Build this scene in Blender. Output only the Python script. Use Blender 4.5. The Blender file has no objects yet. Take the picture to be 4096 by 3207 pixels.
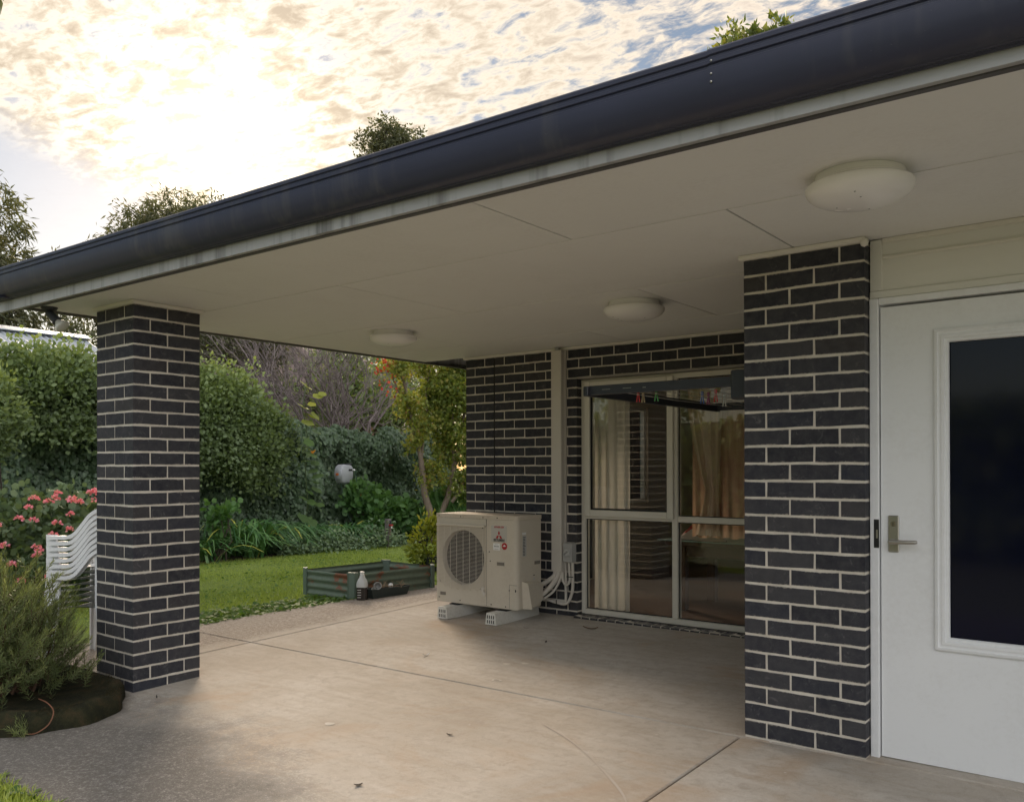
import bpy, math, random
import numpy as np
from mathutils import Vector, Matrix
random.seed(7); rng = np.random.default_rng(7)
sc = bpy.context.scene
COL = sc.collection
rad = math.radians

# ------------------------------------------------------------------ camera
cam_d = bpy.data.cameras.new('camera'); cam = bpy.data.objects.new('camera', cam_d); COL.objects.link(cam)
cam_d.sensor_width = 36.0; cam_d.lens = 3445.13 / 4096 * 36; cam_d.sensor_fit = 'HORIZONTAL'
cam_d.shift_x = -5.445 / 4096; cam_d.shift_y = 250.4 / 4096
cam_d.clip_start = 0.05; cam_d.clip_end = 2000
yaw, pit, rol = rad(37.792), rad(.2622), rad(-.083)
Fv = Vector((-math.sin(yaw) * math.cos(pit), math.cos(yaw) * math.cos(pit), math.sin(pit)))
Rv = Vector((math.cos(yaw), math.sin(yaw), 0)); Uv = Rv.cross(Fv)
R2 = Rv * math.cos(rol) + Uv * math.sin(rol); U2 = -Rv * math.sin(rol) + Uv * math.cos(rol)
M = Matrix((R2, U2, -Fv)).transposed().to_4x4(); M.translation = (1.7539, -4.1735, 1.363)
cam.matrix_world = M
sc.camera = cam

# ------------------------------------------------------------------ light
SUN_DIR = Vector((-0.838, 0.545, 0.0)).normalized()      # horizontal direction towards the sun
SUN_EL = rad(19.5)
EDGE_N = (-.4446, -.3194, -.8368)   # normal of the great circle along which the cloud sheet ends
sun_vec = Vector((SUN_DIR.x * math.cos(SUN_EL), SUN_DIR.y * math.cos(SUN_EL), math.sin(SUN_EL)))
sl = bpy.data.lights.new('sun', 'SUN'); sl.energy = 2.9; sl.angle = rad(20); sl.color = (1.0, .80, .60)
so = bpy.data.objects.new('sun', sl); COL.objects.link(so)
so.rotation_euler = sun_vec.to_track_quat('Z', 'Y').to_euler()

sc.view_settings.view_transform = 'Standard'; sc.view_settings.look = 'None'
sc.view_settings.exposure = 1.24; sc.view_settings.gamma = 1.0
sc.view_settings.use_curve_mapping = False
try:
    sc.cycles.max_bounces = 10; sc.cycles.diffuse_bounces = 5; sc.cycles.glossy_bounces = 4
    sc.cycles.transparent_max_bounces = 24; sc.cycles.use_denoising = True
    sc.cycles.sample_clamp_indirect = 6.0
    sc.cycles.use_adaptive_sampling = True; sc.cycles.adaptive_threshold = 0.012
except Exception: pass

def world():
    w = bpy.data.worlds.new('World'); sc.world = w; w.use_nodes = True
    n = w.node_tree.nodes; l = w.node_tree.links; n.clear()
    N = lambda t, **k: _n(n, t, **k)
    def _n(ns, t, **k):
        x = ns.new(t)
        for a, b in k.items(): setattr(x, a, b)
        return x
    def math_(op, a, b=None, c=None, clamp=False):
        x = N('ShaderNodeMath', operation=op, use_clamp=clamp)
        for i, v in enumerate((a, b, c)):
            if v is None: continue
            if hasattr(v, 'links'): l.new(v, x.inputs[i])
            else: x.inputs[i].default_value = v
        return x.outputs[0]
    def ramp(v, pts):
        r = N('ShaderNodeValToRGB'); l.new(v, r.inputs[0]); e = r.color_ramp.elements
        while len(e) < len(pts): e.new(.5)
        for el, (p, c) in zip(e, pts): el.position = p; el.color = (c[0], c[1], c[2], 1) if hasattr(c, '__len__') else (c, c, c, 1)
        return r.outputs[0]
    def mix(f, a, b, mode='MIX'):
        x = N('ShaderNodeMix', data_type='RGBA', blend_type=mode)
        for s, v in (('A', a), ('B', b)):
            i = [q for q in x.inputs if q.name == s and q.type == 'RGBA'][0]
            if hasattr(v, 'links'): l.new(v, i)
            else: i.default_value = (*v, 1)
        if hasattr(f, 'links'): l.new(f, x.inputs[0])
        else: x.inputs[0].default_value = f
        return [q for q in x.outputs if q.type == 'RGBA'][0]
    tc = N('ShaderNodeTexCoord')
    sky = N('ShaderNodeTexSky', sky_type='NISHITA', sun_disc=False)
    sky.sun_elevation = SUN_EL; sky.sun_rotation = math.atan2(SUN_DIR.x, SUN_DIR.y)
    sky.air_density = 1.0; sky.dust_density = 0.2; sky.ozone_density = 1.5
    skys = N('ShaderNodeVectorMath', operation='SCALE'); l.new(sky.outputs[0], skys.inputs[0]); skys.inputs['Scale'].default_value = 0.05
    sep = N('ShaderNodeSeparateXYZ'); l.new(tc.outputs['Generated'], sep.inputs[0])
    z = math_('MAXIMUM', sep.outputs[2], 0.02)
    zz = math_('ADD', z, .06)
    u = math_('DIVIDE', sep.outputs[0], zz); v = math_('DIVIDE', sep.outputs[1], zz)
    cmb = N('ShaderNodeCombineXYZ'); l.new(u, cmb.inputs[0]); l.new(v, cmb.inputs[1])
    rot = N('ShaderNodeMapping'); l.new(cmb.outputs[0], rot.inputs[0]); rot.inputs['Rotation'].default_value = (0, 0, rad(80)); rot.inputs['Scale'].default_value = (1.0, 1.7, 1)
    def noise(vec, sc_, det, ro, dist=0., off=0):
        m = N('ShaderNodeMapping'); l.new(vec, m.inputs[0]); m.inputs['Location'].default_value = (off, off * .7, off * .3)
        x = N('ShaderNodeTexNoise'); l.new(m.outputs[0], x.inputs['Vector'])
        x.inputs['Scale'].default_value = sc_; x.inputs['Detail'].default_value = det; x.inputs['Roughness'].default_value = ro
        x.inputs['Distortion'].default_value = dist
        return x.outputs['Fac']
    n1 = noise(rot.outputs[0], 8.2, 6, .60, .55)
    n2 = noise(rot.outputs[0], 20.0, 5, .62, .5, 7)
    n3 = noise(rot.outputs[0], 1.1, 3, .5, .2, 3)
    dens = math_('ADD', math_('MULTIPLY', n1, .78), math_('ADD', math_('MULTIPLY', n2, .42), math_('MULTIPLY', n3, .04)))
    # angle to the sun
    dot = N('ShaderNodeVectorMath', operation='DOT_PRODUCT'); l.new(tc.outputs['Generated'], dot.inputs[0]); dot.inputs[1].default_value = sun_vec
    ang = math_('ARCCOSINE', math_('MINIMUM', dot.outputs['Value'], .99999))       # radians
    # one clear gap low on the far side of the bank, as seen at the edge of the cloud sheet
    dg = N('ShaderNodeVectorMath', operation='DOT_PRODUCT'); l.new(tc.outputs['Generated'], dg.inputs[0]); dg.inputs[1].default_value = EDGE_N
    ga = math_('ADD', dg.outputs['Value'], math_('MULTIPLY', math_('SUBTRACT', n1, .5), .07)); ga = math_('ADD', ga, math_('MULTIPLY', math_('SUBTRACT', n3, .5), .06))
    ga = math_('ADD', math_('MULTIPLY', ga, .5), .5)
    gap = ramp(ga, [(.49, 0.), (.51, 1.)])
    near = ramp(ang, [(.06, 1.), (.55, 0.)])
    dens2 = math_('ADD', dens, math_('MULTIPLY', near, .13))
    mask = ramp(dens2, [(.52, .04), (.60, .62), (.68, 1.)])
    mask = math_('MULTIPLY', mask, math_('SUBTRACT', 1., math_('MULTIPLY', gap, .97)))
    # cloud radiance: thin sheet lit from behind, brighter towards the sun
    core = math_('MULTIPLY', math_('EXPONENT', math_('MULTIPLY', math_('MULTIPLY', ang, ang), -120.)), .55)
    halo = math_('MULTIPLY', math_('EXPONENT', math_('MULTIPLY', ang, -4.5)), .25)
    glow = math_('ADD', core, halo)
    tex = mix(near, ramp(dens2, [(.50, (.42, .46, .56)), (.59, (.86, .85, .86)), (.68, (1.16, 1.10, 1.02)), (.80, (.92, .86, .82)), (.90, (.74, .71, .72))]),
              ramp(dens2, [(.52, (.62, .62, .64)), (.62, (1.04, 1.02, .98)), (.70, (1.0, .95, .87)), (.77, (.78, .70, .58)), (.86, (.60, .51, .40))]))
    ccol = ramp(ang, [(0., (1., .95, .87)), (.35, (1., .92, .80)), (.8, (1., .90, .81)), (1., (.90, .93, .98))])
    base = mix(1., ccol, tex, 'MULTIPLY')
    lum = N('ShaderNodeVectorMath', operation='SCALE'); l.new(base, lum.inputs[0]); front = N('ShaderNodeMapRange', interpolation_type='SMOOTHSTEP'); l.new(ang, front.inputs[0])
    for i_, v_ in ((1, .7), (2, 2.4), (3, .365), (4, 1.18)): front.inputs[i_].default_value = v_     # clouds opposite the sun are lit from the front
    l.new(math_('ADD', glow, front.outputs[0]), lum.inputs['Scale'])
    # clear-sky part with its own aureole
    aur = N('ShaderNodeVectorMath', operation='SCALE'); aur.inputs[0].default_value = (1., .86, .66); l.new(math_('MULTIPLY', glow, .05), aur.inputs['Scale'])
    clr = N('ShaderNodeVectorMath', operation='ADD'); tint = N('ShaderNodeVectorMath', operation='MULTIPLY'); l.new(skys.outputs[0], tint.inputs[0]); tint.inputs[1].default_value = (1.12, .95, .82); l.new(tint.outputs[0], clr.inputs[0]); l.new(aur.outputs[0], clr.inputs[1])
    out = mix(mask, clr.outputs[0], lum.outputs[0])
    bg = N('ShaderNodeBackground'); l.new(out, bg.inputs[0]); bg.inputs[1].default_value = 1.0
    o = N('ShaderNodeOutputWorld'); l.new(bg.outputs[0], o.inputs[0])
    try:
        w.cycles.sampling_method = 'MANUAL'; w.cycles.sample_map_resolution = 1024
    except Exception: pass
world()

# ------------------------------------------------------------------ helpers
def tag(o, label=None, cat=None, group=None, kind=None):
    if label: o['label'] = label
    if cat: o['category'] = cat
    if group: o['group'] = group
    if kind: o['kind'] = kind
    return o
def empty(name, loc=(0, 0, 0), rz=0.):
    o = bpy.data.objects.new(name, None); COL.objects.link(o); o.location = loc; o.rotation_euler = (0, 0, rz)
    o.empty_display_size = .1
    return o
def thing(name, label, cat, loc=(0, 0, 0), rz=0., group=None):
    return tag(empty(name, loc, rz), label, cat, group, 'thing')
def root_of(o):
    while o.parent: o = o.parent
    return o
def link(name, me, mat, parent=None):
    o = bpy.data.objects.new(name, me); COL.objects.link(o)
    if mat and not me.materials: me.materials.append(mat)
    if parent: o.parent = parent
    return o
class MB:
    """collects geometry; world=True: coordinates are world ones, moved into the parent's frame"""
    def __init__(s): s.v = []; s.f = []
    def add(s, vs, fs):
        b = len(s.v); s.v += [tuple(x) for x in vs]; s.f += [tuple(i + b for i in f) for f in fs]; return s
    def box(s, x0, x1, y0, y1, z0, z1):
        return s.add([(x0, y0, z0), (x1, y0, z0), (x1, y1, z0), (x0, y1, z0), (x0, y0, z1), (x1, y0, z1), (x1, y1, z1), (x0, y1, z1)],
                     [(3, 2, 1, 0), (4, 5, 6, 7), (0, 1, 5, 4), (1, 2, 6, 5), (2, 3, 7, 6), (3, 0, 4, 7)])
    def bbox(s, x0, x1, y0, y1, z0, z1, b=.004):
        """box with chamfered edges"""
        vs = []; X = (x0, x1); Y = (y0, y1); Z = (z0, z1); idx = {}
        for i in (0, 1):
            for j in (0, 1):
                for k in (0, 1):
                    sx, sy, sz = (1 - 2 * i), (1 - 2 * j), (1 - 2 * k)
                    for a in range(3):
                        p = [X[i] + sx * b, Y[j] + sy * b, Z[k] + sz * b]
                        p[a] = (X[i], Y[j], Z[k])[a]
                        idx[(i, j, k, a)] = len(vs); vs.append(p)
        fs = []
        for a in range(3):
            o = [q for q in range(3) if q != a]
            for s_ in (0, 1):
                loop = []
                for c in ((0, 0), (1, 0), (1, 1), (0, 1)):
                    k = [0, 0, 0]; k[a] = s_; k[o[0]] = c[0]; k[o[1]] = c[1]; loop.append(idx[(*k, a)])
                fs.append(tuple(loop))
        for a in range(3):      # edges along axis a
            o = [q for q in range(3) if q != a]
            for c in ((0, 0), (1, 0), (0, 1), (1, 1)):
                k0 = [0, 0, 0]; k1 = [0, 0, 0]; k0[o[0]] = k1[o[0]] = c[0]; k0[o[1]] = k1[o[1]] = c[1]; k1[a] = 1
                fs.append((idx[(*k0, o[0])], idx[(*k1, o[0])], idx[(*k1, o[1])], idx[(*k0, o[1])]))
        for i in (0, 1):
            for j in (0, 1):
                for k in (0, 1): fs.append(tuple(idx[(i, j, k, a)] for a in range(3)))
        return s.add(vs, fs)
    def tube(s, pts, r, n=8, cap=True):
        pts = [Vector(p) for p in pts]; rs = r if hasattr(r, '__len__') else [r] * len(pts)
        vs = []; fs = []; prev = None
        for i, p in enumerate(pts):
            d = (pts[min(i + 1, len(pts) - 1)] - pts[max(i - 1, 0)])
            if d.length < 1e-9: d = Vector((0, 0, 1))
            d.normalize()
            if prev is None:
                a = Vector((0, 0, 1)) if abs(d.z) < .9 else Vector((1, 0, 0)); sd = d.cross(a).normalized()
            else:
                sd = (prev - d * prev.dot(d))
                sd = sd.normalized() if sd.length > 1e-6 else d.orthogonal().normalized()
            prev = sd; up = d.cross(sd)
            for k in range(n):
                t = 2 * math.pi * k / n; vs.append(p + (sd * math.cos(t) + up * math.sin(t)) * rs[i])
        for i in range(len(pts) - 1):
            for k in range(n):
                a = i * n + k; b = i * n + (k + 1) % n; fs.append((a, b, b + n, a + n))
        if cap: fs.append(tuple(range(n - 1, -1, -1))); fs.append(tuple((len(pts) - 1) * n + k for k in range(n)))
        return s.add(vs, fs)
    def lathe(s, prof, c=(0, 0, 0), n=32, axis='Z'):
        vs = []; fs = []
        for r, h in prof:
            for k in range(n):
                t = 2 * math.pi * k / n; a, b = r * math.cos(t), r * math.sin(t)
                p = {'Z': (a, b, h), 'Y': (a, h, b), 'X': (h, a, b)}[axis]
                vs.append((c[0] + p[0], c[1] + p[1], c[2] + p[2]))
        for i in range(len(prof) - 1):
            for k in range(n):
                a = i * n + k; b = i * n + (k + 1) % n; fs.append((a, b, b + n, a + n))
        fs.append(tuple(range(n - 1, -1, -1))); fs.append(tuple((len(prof) - 1) * n + k for k in range(n)))
        return s.add(vs, fs)
    def prism(s, poly, f):
        """poly: list of 2-tuples; f(u,v,0/1) -> xyz"""
        n = len(poly); vs = [f(u, v, 0) for u, v in poly] + [f(u, v, 1) for u, v in poly]
        fs = [tuple(range(n)), tuple(range(2 * n - 1, n - 1, -1))] + [(i, (i + 1) % n + 0, (i + 1) % n + n, i + n) for i in range(n)]
        return s.add(vs, fs)
    def sweep(s, prof, p0, p1, out, cap=True):
        """profile (d, z) swept from p0 to p1 (xy + z offset); out: outward unit vector"""
        vs = []
        for p in (p0, p1):
            for d, z in prof: vs.append((p[0] + out[0] * d, p[1] + out[1] * d, p[2] + z))
        n = len(prof); fs = [(i, i + 1, i + 1 + n, i + n) for i in range(n - 1)]
        if cap: fs += [tuple(range(n)), tuple(range(n, 2 * n))]
        return s.add(vs, fs)
    def mesh(s, name, off=(0, 0, 0), smooth=None):
        me = bpy.data.meshes.new(name)
        v = np.array(s.v, dtype=float) - np.array(off); me.from_pydata(v.tolist(), [], s.f); me.update()
        fixn(me)
        if smooth is not None: shade(me, smooth)
        return me
    def build(s, name, mat, parent=None, world=True, smooth=None):
        off = root_of(parent).location if (parent and world) else (0, 0, 0)
        return link(name, s.mesh(name, off, smooth), mat, parent)
import bmesh
def fixn(me):
    bm = bmesh.new(); bm.from_mesh(me); bmesh.ops.recalc_face_normals(bm, faces=bm.faces); bm.to_mesh(me); bm.free()
def shade(me, ang):
    me.polygons.foreach_set('use_smooth', [True] * len(me.polygons))
    bm = bmesh.new(); bm.from_mesh(me)
    for e in bm.edges:
        if len(e.link_faces) == 2: e.smooth = e.calc_face_angle(0) < rad(ang)
        else: e.smooth = False
    bm.to_mesh(me); bm.free()

# ------------------------------------------------------------------ materials
class NT:
    def __init__(s, name):
        s.m = bpy.data.materials.new(name); s.m.use_nodes = True; s.t = s.m.node_tree; s.n = s.t.nodes; s.l = s.t.links; s.n.clear()
        s.out = s.n.new('ShaderNodeOutputMaterial')
    def N(s, t, **k):
        x = s.n.new(t)
        for a, b in k.items(): setattr(x, a, b)
        return x
    def set(s, sock, v):
        if hasattr(v, 'links'): s.l.new(v, sock)
        elif hasattr(v, '__len__') and sock.type == 'RGBA': sock.default_value = (*v[:3], 1)
        else: sock.default_value = v
    def coord(s, kind='Object'): return s.N('ShaderNodeTexCoord').outputs[kind]
    def math(s, op, a, b=None, clamp=False):
        x = s.N('ShaderNodeMath', operation=op, use_clamp=clamp); s.set(x.inputs[0], a)
        if b is not None: s.set(x.inputs[1], b)
        return x.outputs[0]
    def noise(s, vec, scale, det=4, ro=.55, dist=0., stretch=None, off=None):
        if stretch is not None or off is not None:
            m = s.N('ShaderNodeMapping'); s.l.new(vec, m.inputs[0])
            if stretch is not None: m.inputs['Scale'].default_value = stretch
            if off is not None: s.set(m.inputs['Location'], off)
            vec = m.outputs[0]
        x = s.N('ShaderNodeTexNoise'); s.l.new(vec, x.inputs['Vector'])
        for k, v in (('Scale', scale), ('Detail', det), ('Roughness', ro), ('Distortion', dist)): x.inputs[k].default_value = v
        return x.outputs['Fac']
    def ramp(s, v, pts, interp='LINEAR'):
        r = s.N('ShaderNodeValToRGB'); s.l.new(v, r.inputs[0]); r.color_ramp.interpolation = interp; e = r.color_ramp.elements
        while len(e) < len(pts): e.new(.5)
        for el, (p, c) in zip(e, pts): el.position = p; el.color = (*c[:3], 1) if hasattr(c, '__len__') else (c, c, c, 1)
        return r.outputs[0]
    def mix(s, f, a, b, mode='MIX'):
        x = s.N('ShaderNodeMix', data_type='RGBA', blend_type=mode)
        ia = [q for q in x.inputs if q.type == 'RGBA']; s.set(ia[0], a); s.set(ia[1], b); s.set(x.inputs[0], f)
        return [q for q in x.outputs if q.type == 'RGBA'][0]
    def bump(s, h, strength=.3, dist=.01):
        b = s.N('ShaderNodeBump'); s.l.new(h, b.inputs['Height']); b.inputs['Strength'].default_value = strength; b.inputs['Distance'].default_value = dist
        return b.outputs[0]
    def principled(s, col, rough=.6, metal=0., normal=None, spec=.5, trans=0., coat=0.):
        p = s.N('ShaderNodeBsdfPrincipled'); s.set(p.inputs['Base Color'], col); s.set(p.inputs['Roughness'], rough)
        s.set(p.inputs['Metallic'], metal); s.set(p.inputs['Specular IOR Level'], spec)
        if normal is not None: s.l.new(normal, p.inputs['Normal'])
        if coat: p.inputs['Coat Weight'].default_value = coat
        return p.outputs[0]
    def finish(s, sh): s.l.new(sh, s.out.inputs['Surface']); return s.m

def paint(name, col, rough=.5, var=.06, scale=3., metal=0., bump=0., bscale=120., spec=.5, dirt=None, dirt_amt=.0):
    t = NT(name); c = t.coord()
    n = t.noise(c, scale, 4, .6)
    k = t.ramp(n, [(.25, tuple(x * (1 - var) for x in col)), (.75, tuple(min(1, x * (1 + var)) for x in col))])
    if dirt is not None:
        d = t.noise(c, 2.2, 6, .7, .3); d2 = t.noise(c, 45, 3, .6)
        f = t.ramp(t.math('MULTIPLY', d, t.math('ADD', d2, .45)), [(.45, 0.), (.70, dirt_amt)])
        k = t.mix(f, k, dirt)
    nm = t.bump(t.noise(c, bscale, 3, .6), bump, .002) if bump else None
    r = t.math('ADD', t.math('MULTIPLY', n, .12), rough - .06)
    return t.finish(t.principled(k, r, metal, nm, spec))

def brick_mat():
    t = NT('charcoal_brick'); c = t.coord(); oi = t.N('ShaderNodeObjectInfo')
    off = t.N('ShaderNodeVectorMath', operation='SCALE'); off.inputs[0].default_value = (37., 91., 53.); t.l.new(oi.outputs['Random'], off.inputs['Scale'])
    base = t.ramp(oi.outputs['Random'], [(0., (.022, .023, .030)), (.25, (.032, .033, .042)), (.5, (.040, .041, .050)), (.7, (.054, .053, .058)), (.85, (.046, .042, .044)), (1., (.028, .032, .046))])
    n = t.noise(c, 22, 4, .65, off=off.outputs[0]); base = t.mix(t.ramp(n, [(.35, 0.), (.75, .55)]), base, (.085, .082, .085))
    # pale grit specks in the clay
    sp = t.noise(c, 380, 2, .6, off=off.outputs[0]); base = t.mix(t.ramp(sp, [(.66, 0.), (.76, .35)]), base, (.20, .19, .18))
    # mortar smears along the arrises
    g = t.N('ShaderNodeSeparateXYZ'); t.l.new(t.coord('Generated'), g.inputs[0])
    edz = t.math('ABSOLUTE', t.math('SUBTRACT', g.outputs[2], .5)); edx = t.math('MAXIMUM', t.math('ABSOLUTE', t.math('SUBTRACT', g.outputs[0], .5)), t.math('ABSOLUTE', t.math('SUBTRACT', g.outputs[1], .5)))
    sm = t.noise(c, 60, 5, .7, off=off.outputs[0]); sm2 = t.noise(c, 9, 3, .5, off=off.outputs[0])
    e = t.math('ADD', t.math('MULTIPLY', t.ramp(edz, [(.36, 0.), (.5, 1.)]), .34), t.math('MULTIPLY', sm, t.math('ADD', sm2, .08)))
    base = t.mix(t.ramp(e, [(.50, 0.), (.64, .80)]), base, (.36, .33, .29))
    # pale efflorescence, rare
    ef = t.noise(c, 14, 5, .75, 1.0, off=off.outputs[0]); base = t.mix(t.ramp(ef, [(.58, 0.), (.76, .40)]), base, (.26, .25, .24))
    h = t.noise(c, 240, 4, .7, stretch=(1, 1, .55))
    return t.finish(t.principled(base, .82, 0, t.bump(h, .55, .003), .3))
def mortar_mat():
    t = NT('cream_mortar'); c = t.coord()
    n = t.noise(c, 14, 5, .7); k = t.ramp(n, [(.3, (.60, .545, .465)), (.7, (.78, .73, .645))])
    n2 = t.noise(c, 3, 3, .6); k = t.mix(t.ramp(n2, [(.4, 0.), (.8, .35)]), k, (.48, .42, .35))
    return t.finish(t.principled(k, .95, 0, t.bump(t.noise(c, 300, 3, .7), .5, .003), .2))

def concrete_mat():
    t = NT('weathered_concrete'); c = t.coord(); s = t.N('ShaderNodeSeparateXYZ'); t.l.new(c, s.inputs[0])
    X, Y = s.outputs[0], s.outputs[1]
    n1 = t.noise(c, .9, 5, .6, .4); n2 = t.noise(c, 5, 6, .65); n3 = t.noise(c, 160, 3, .7)
    trow = t.noise(c, 2.4, 5, .6, .6, stretch=(1., 5.0, 1.))         # float marks of the trowel
    k = t.ramp(n1, [(.32, (.40, .345, .28)), (.52, (.51, .465, .405)), (.70, (.60, .565, .515))])
    k = t.mix(t.ramp(trow, [(.42, .0), (.66, .50)]), k, (.38, .31, .235))
    k = t.mix(t.ramp(n2, [(.55, 0.), (.78, .35)]), k, (.56, .50, .43))
    gn = t.noise(c, 420, 2, .7); k = t.mix(t.ramp(gn, [(.36, .5), (.50, 0.)]), k, (.27, .23, .19)); k = t.mix(t.ramp(gn, [(.54, 0.), (.70, .5)]), k, (.68, .64, .58))
    n4 = t.noise(c, 17, 6, .75, .5); k = t.mix(t.ramp(n4, [(.48, 0.), (.66, .55)]), k, (.34, .29, .24))
    rust = t.noise(c, 1.3, 4, .6, .8, off=(4.2, 1.1, 0)); k = t.mix(t.ramp(rust, [(.54, 0.), (.70, .50)]), k, (.42, .29, .18))
    # rain washed and dirt-dark beyond the roof's drip line, cleaner below the roof
    m = t.math('SUBTRACT', t.math('MULTIPLY', Y, -1.), 1.02)                      # grows towards the open side
    m = t.math('ADD', m, t.math('MULTIPLY', t.math('SUBTRACT', n1, .5), 1.1))
    m = t.math('ADD', m, t.math('MULTIPLY', t.math('SUBTRACT', n2, .5), .9))
    m = t.math('SUBTRACT', m, t.math('MULTIPLY', t.math('MAXIMUM', t.math('ADD', X, 2.2), 0.), .44))
    wet = t.ramp(m, [(-.1, 0.), (.75, 1.)])
    m2 = t.math('SUBTRACT', t.math('MULTIPLY', X, -1.), 4.18)
    m2 = t.math('ADD', m2, t.math('MULTIPLY', t.math('SUBTRACT', n1, .5), .8))
    path = t.ramp(m2, [(.0, 0.), (.16, .85)])
    gritn = t.noise(c, 36, 6, .85); grit2 = t.noise(c, 120, 3, .8)
    gr = t.math('ADD', t.math('MULTIPLY', gritn, .6), t.math('MULTIPLY', grit2, .4))
    dark = t.ramp(gr, [(.40, (.065, .058, .051)), (.50, (.16, .145, .128)), (.56, (.26, .24, .215)), (.64, (.44, .41, .37))])
    pcol = t.ramp(gr, [(.41, (.14, .11, .085)), (.50, (.29, .24, .195)), (.55, (.42, .36, .30)), (.62, (.66, .60, .52))])
    patchy = t.math('ADD', t.math('MULTIPLY', t.math('SUBTRACT', gr, .5), 3.4), wet)
    k = t.mix(t.math('MULTIPLY', t.ramp(patchy, [(.25, 0.), (.85, .93)]), t.ramp(wet, [(0., 0.), (.25, 1.)])), k, dark)
    k = t.mix(path, k, pcol)
    # droppings and paint spots
    vo = t.N('ShaderNodeTexVoronoi'); t.l.new(c, vo.inputs['Vector']); vo.inputs['Scale'].default_value = 5.5
    sel = t.math('GREATER_THAN', t.N('ShaderNodeSeparateColor').outputs[0], .5) if False else None
    sepc = t.N('ShaderNodeSeparateColor'); t.l.new(vo.outputs['Color'], sepc.inputs[0])
    spot = t.math('MULTIPLY', t.math('LESS_THAN', t.math('ADD', vo.outputs['Distance'], t.math('MULTIPLY', n3, .05)), .060), t.math('GREATER_THAN', sepc.outputs[0], .86))
    k = t.mix(t.math('MULTIPLY', spot, .55), k, (.66, .63, .58))
    spot2 = t.math('MULTIPLY', t.math('LESS_THAN', t.math('ADD', vo.outputs['Distance'], t.math('MULTIPLY', n3, .04)), .035), t.math('LESS_THAN', sepc.outputs[1], .22))
    k = t.mix(t.math('MULTIPLY', spot2, .6), k, (.13, .10, .08))
    hb = t.math('ADD', t.math('MULTIPLY', n3, .35), t.math('MULTIPLY', gr, t.math('ADD', t.math('MULTIPLY', t.math('MAXIMUM', wet, path), 2.2), .18)))
    return t.finish(t.principled(k, .78, 0, t.bump(hb, .55, .006), .35))

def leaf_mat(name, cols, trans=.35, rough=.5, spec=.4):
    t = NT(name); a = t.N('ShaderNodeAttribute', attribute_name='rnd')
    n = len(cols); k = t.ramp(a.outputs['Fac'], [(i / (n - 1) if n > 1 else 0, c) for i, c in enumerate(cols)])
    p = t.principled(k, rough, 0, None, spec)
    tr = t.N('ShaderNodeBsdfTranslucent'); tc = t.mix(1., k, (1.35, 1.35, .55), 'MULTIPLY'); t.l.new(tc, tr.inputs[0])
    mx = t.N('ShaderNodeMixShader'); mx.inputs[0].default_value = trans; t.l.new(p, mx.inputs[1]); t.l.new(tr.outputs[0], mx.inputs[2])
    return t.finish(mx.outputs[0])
def bark_mat(name, c1, c2, scale=12):
    t = NT(name); c = t.coord(); n = t.noise(c, scale, 5, .65, .4, stretch=(1, 1, .25))
    return t.finish(t.principled(t.ramp(n, [(.3, c1), (.7, c2)]), .9, 0, t.bump(n, .6, .01), .2))
def glass_mat(name='window_glass', tint=(.985, .99, .985), k=1.0):
    t = NT(name); fr = t.N('ShaderNodeFresnel'); fr.inputs[0].default_value = 1.52
    tr = t.N('ShaderNodeBsdfTransparent'); t.set(tr.inputs[0], tint)
    gl = t.N('ShaderNodeBsdfGlossy'); gl.inputs['Roughness'].default_value = .004; t.set(gl.inputs[0], (.97, .98, .97))
    mx = t.N('ShaderNodeMixShader'); t.l.new(t.math('MULTIPLY', fr.outputs[0], k, True), mx.inputs[0]); t.l.new(tr.outputs[0], mx.inputs[1]); t.l.new(gl.outputs[0], mx.inputs[2])
    return t.finish(mx.outputs[0])
def fabric_mat(name, c1, c2, trans=.3):
    t = NT(name); c = t.coord(); n = t.noise(c, 6, 4, .6, stretch=(3, 3, .4)); k = t.ramp(n, [(.3, c1), (.7, c2)])
    p = t.principled(k, .9, 0, None, .15); tr = t.N('ShaderNodeBsdfTranslucent'); t.l.new(k, tr.inputs[0])
    mx = t.N('ShaderNodeMixShader'); mx.inputs[0].default_value = trans; t.l.new(p, mx.inputs[1]); t.l.new(tr.outputs[0], mx.inputs[2])
    return t.finish(mx.outputs[0])
def fascia_mat(name, col, streak):
    """painted metal with rain streaks that run down the face"""
    t = NT(name); c = t.coord(); n = t.noise(c, 4, 4, .6)
    k = t.ramp(n, [(.3, tuple(x * .93 for x in col)), (.7, tuple(x * 1.05 for x in col))])
    st = t.noise(c, 9, 3, .7, stretch=(1., 1., .03)); st2 = t.noise(c, 1.0, 2, .5, stretch=(1., 1., .1))
    f = t.ramp(t.math('MULTIPLY', st, t.math('ADD', st2, .25)), [(.37, 0.), (.52, .80)])
    k = t.mix(f, k, streak)
    sp = t.noise(c, 90, 3, .7); k = t.mix(t.ramp(sp, [(.70, 0.), (.78, .35)]), k, (.30, .28, .26))
    return t.finish(t.principled(k, .42, 0, None, .5))
def rust_mat():
    t = NT('green_rusty_steel'); c = t.coord(); n = t.noise(c, 2.3, 4, .6, .3, stretch=(1, 1, 1.7)); n2 = t.noise(c, 30, 5, .7)
    g = t.ramp(n2, [(.3, (.12, .165, .125)), (.7, (.17, .22, .165))])
    r = t.ramp(n2, [(.3, (.17, .065, .040)), (.7, (.28, .13, .075))])
    f = t.ramp(t.math('ADD', n, t.math('MULTIPLY', n2, .22)), [(.69, 0.), (.74, 1.)])
    return t.finish(t.principled(t.mix(f, g, r), .55, 0, None, .4))
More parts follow.
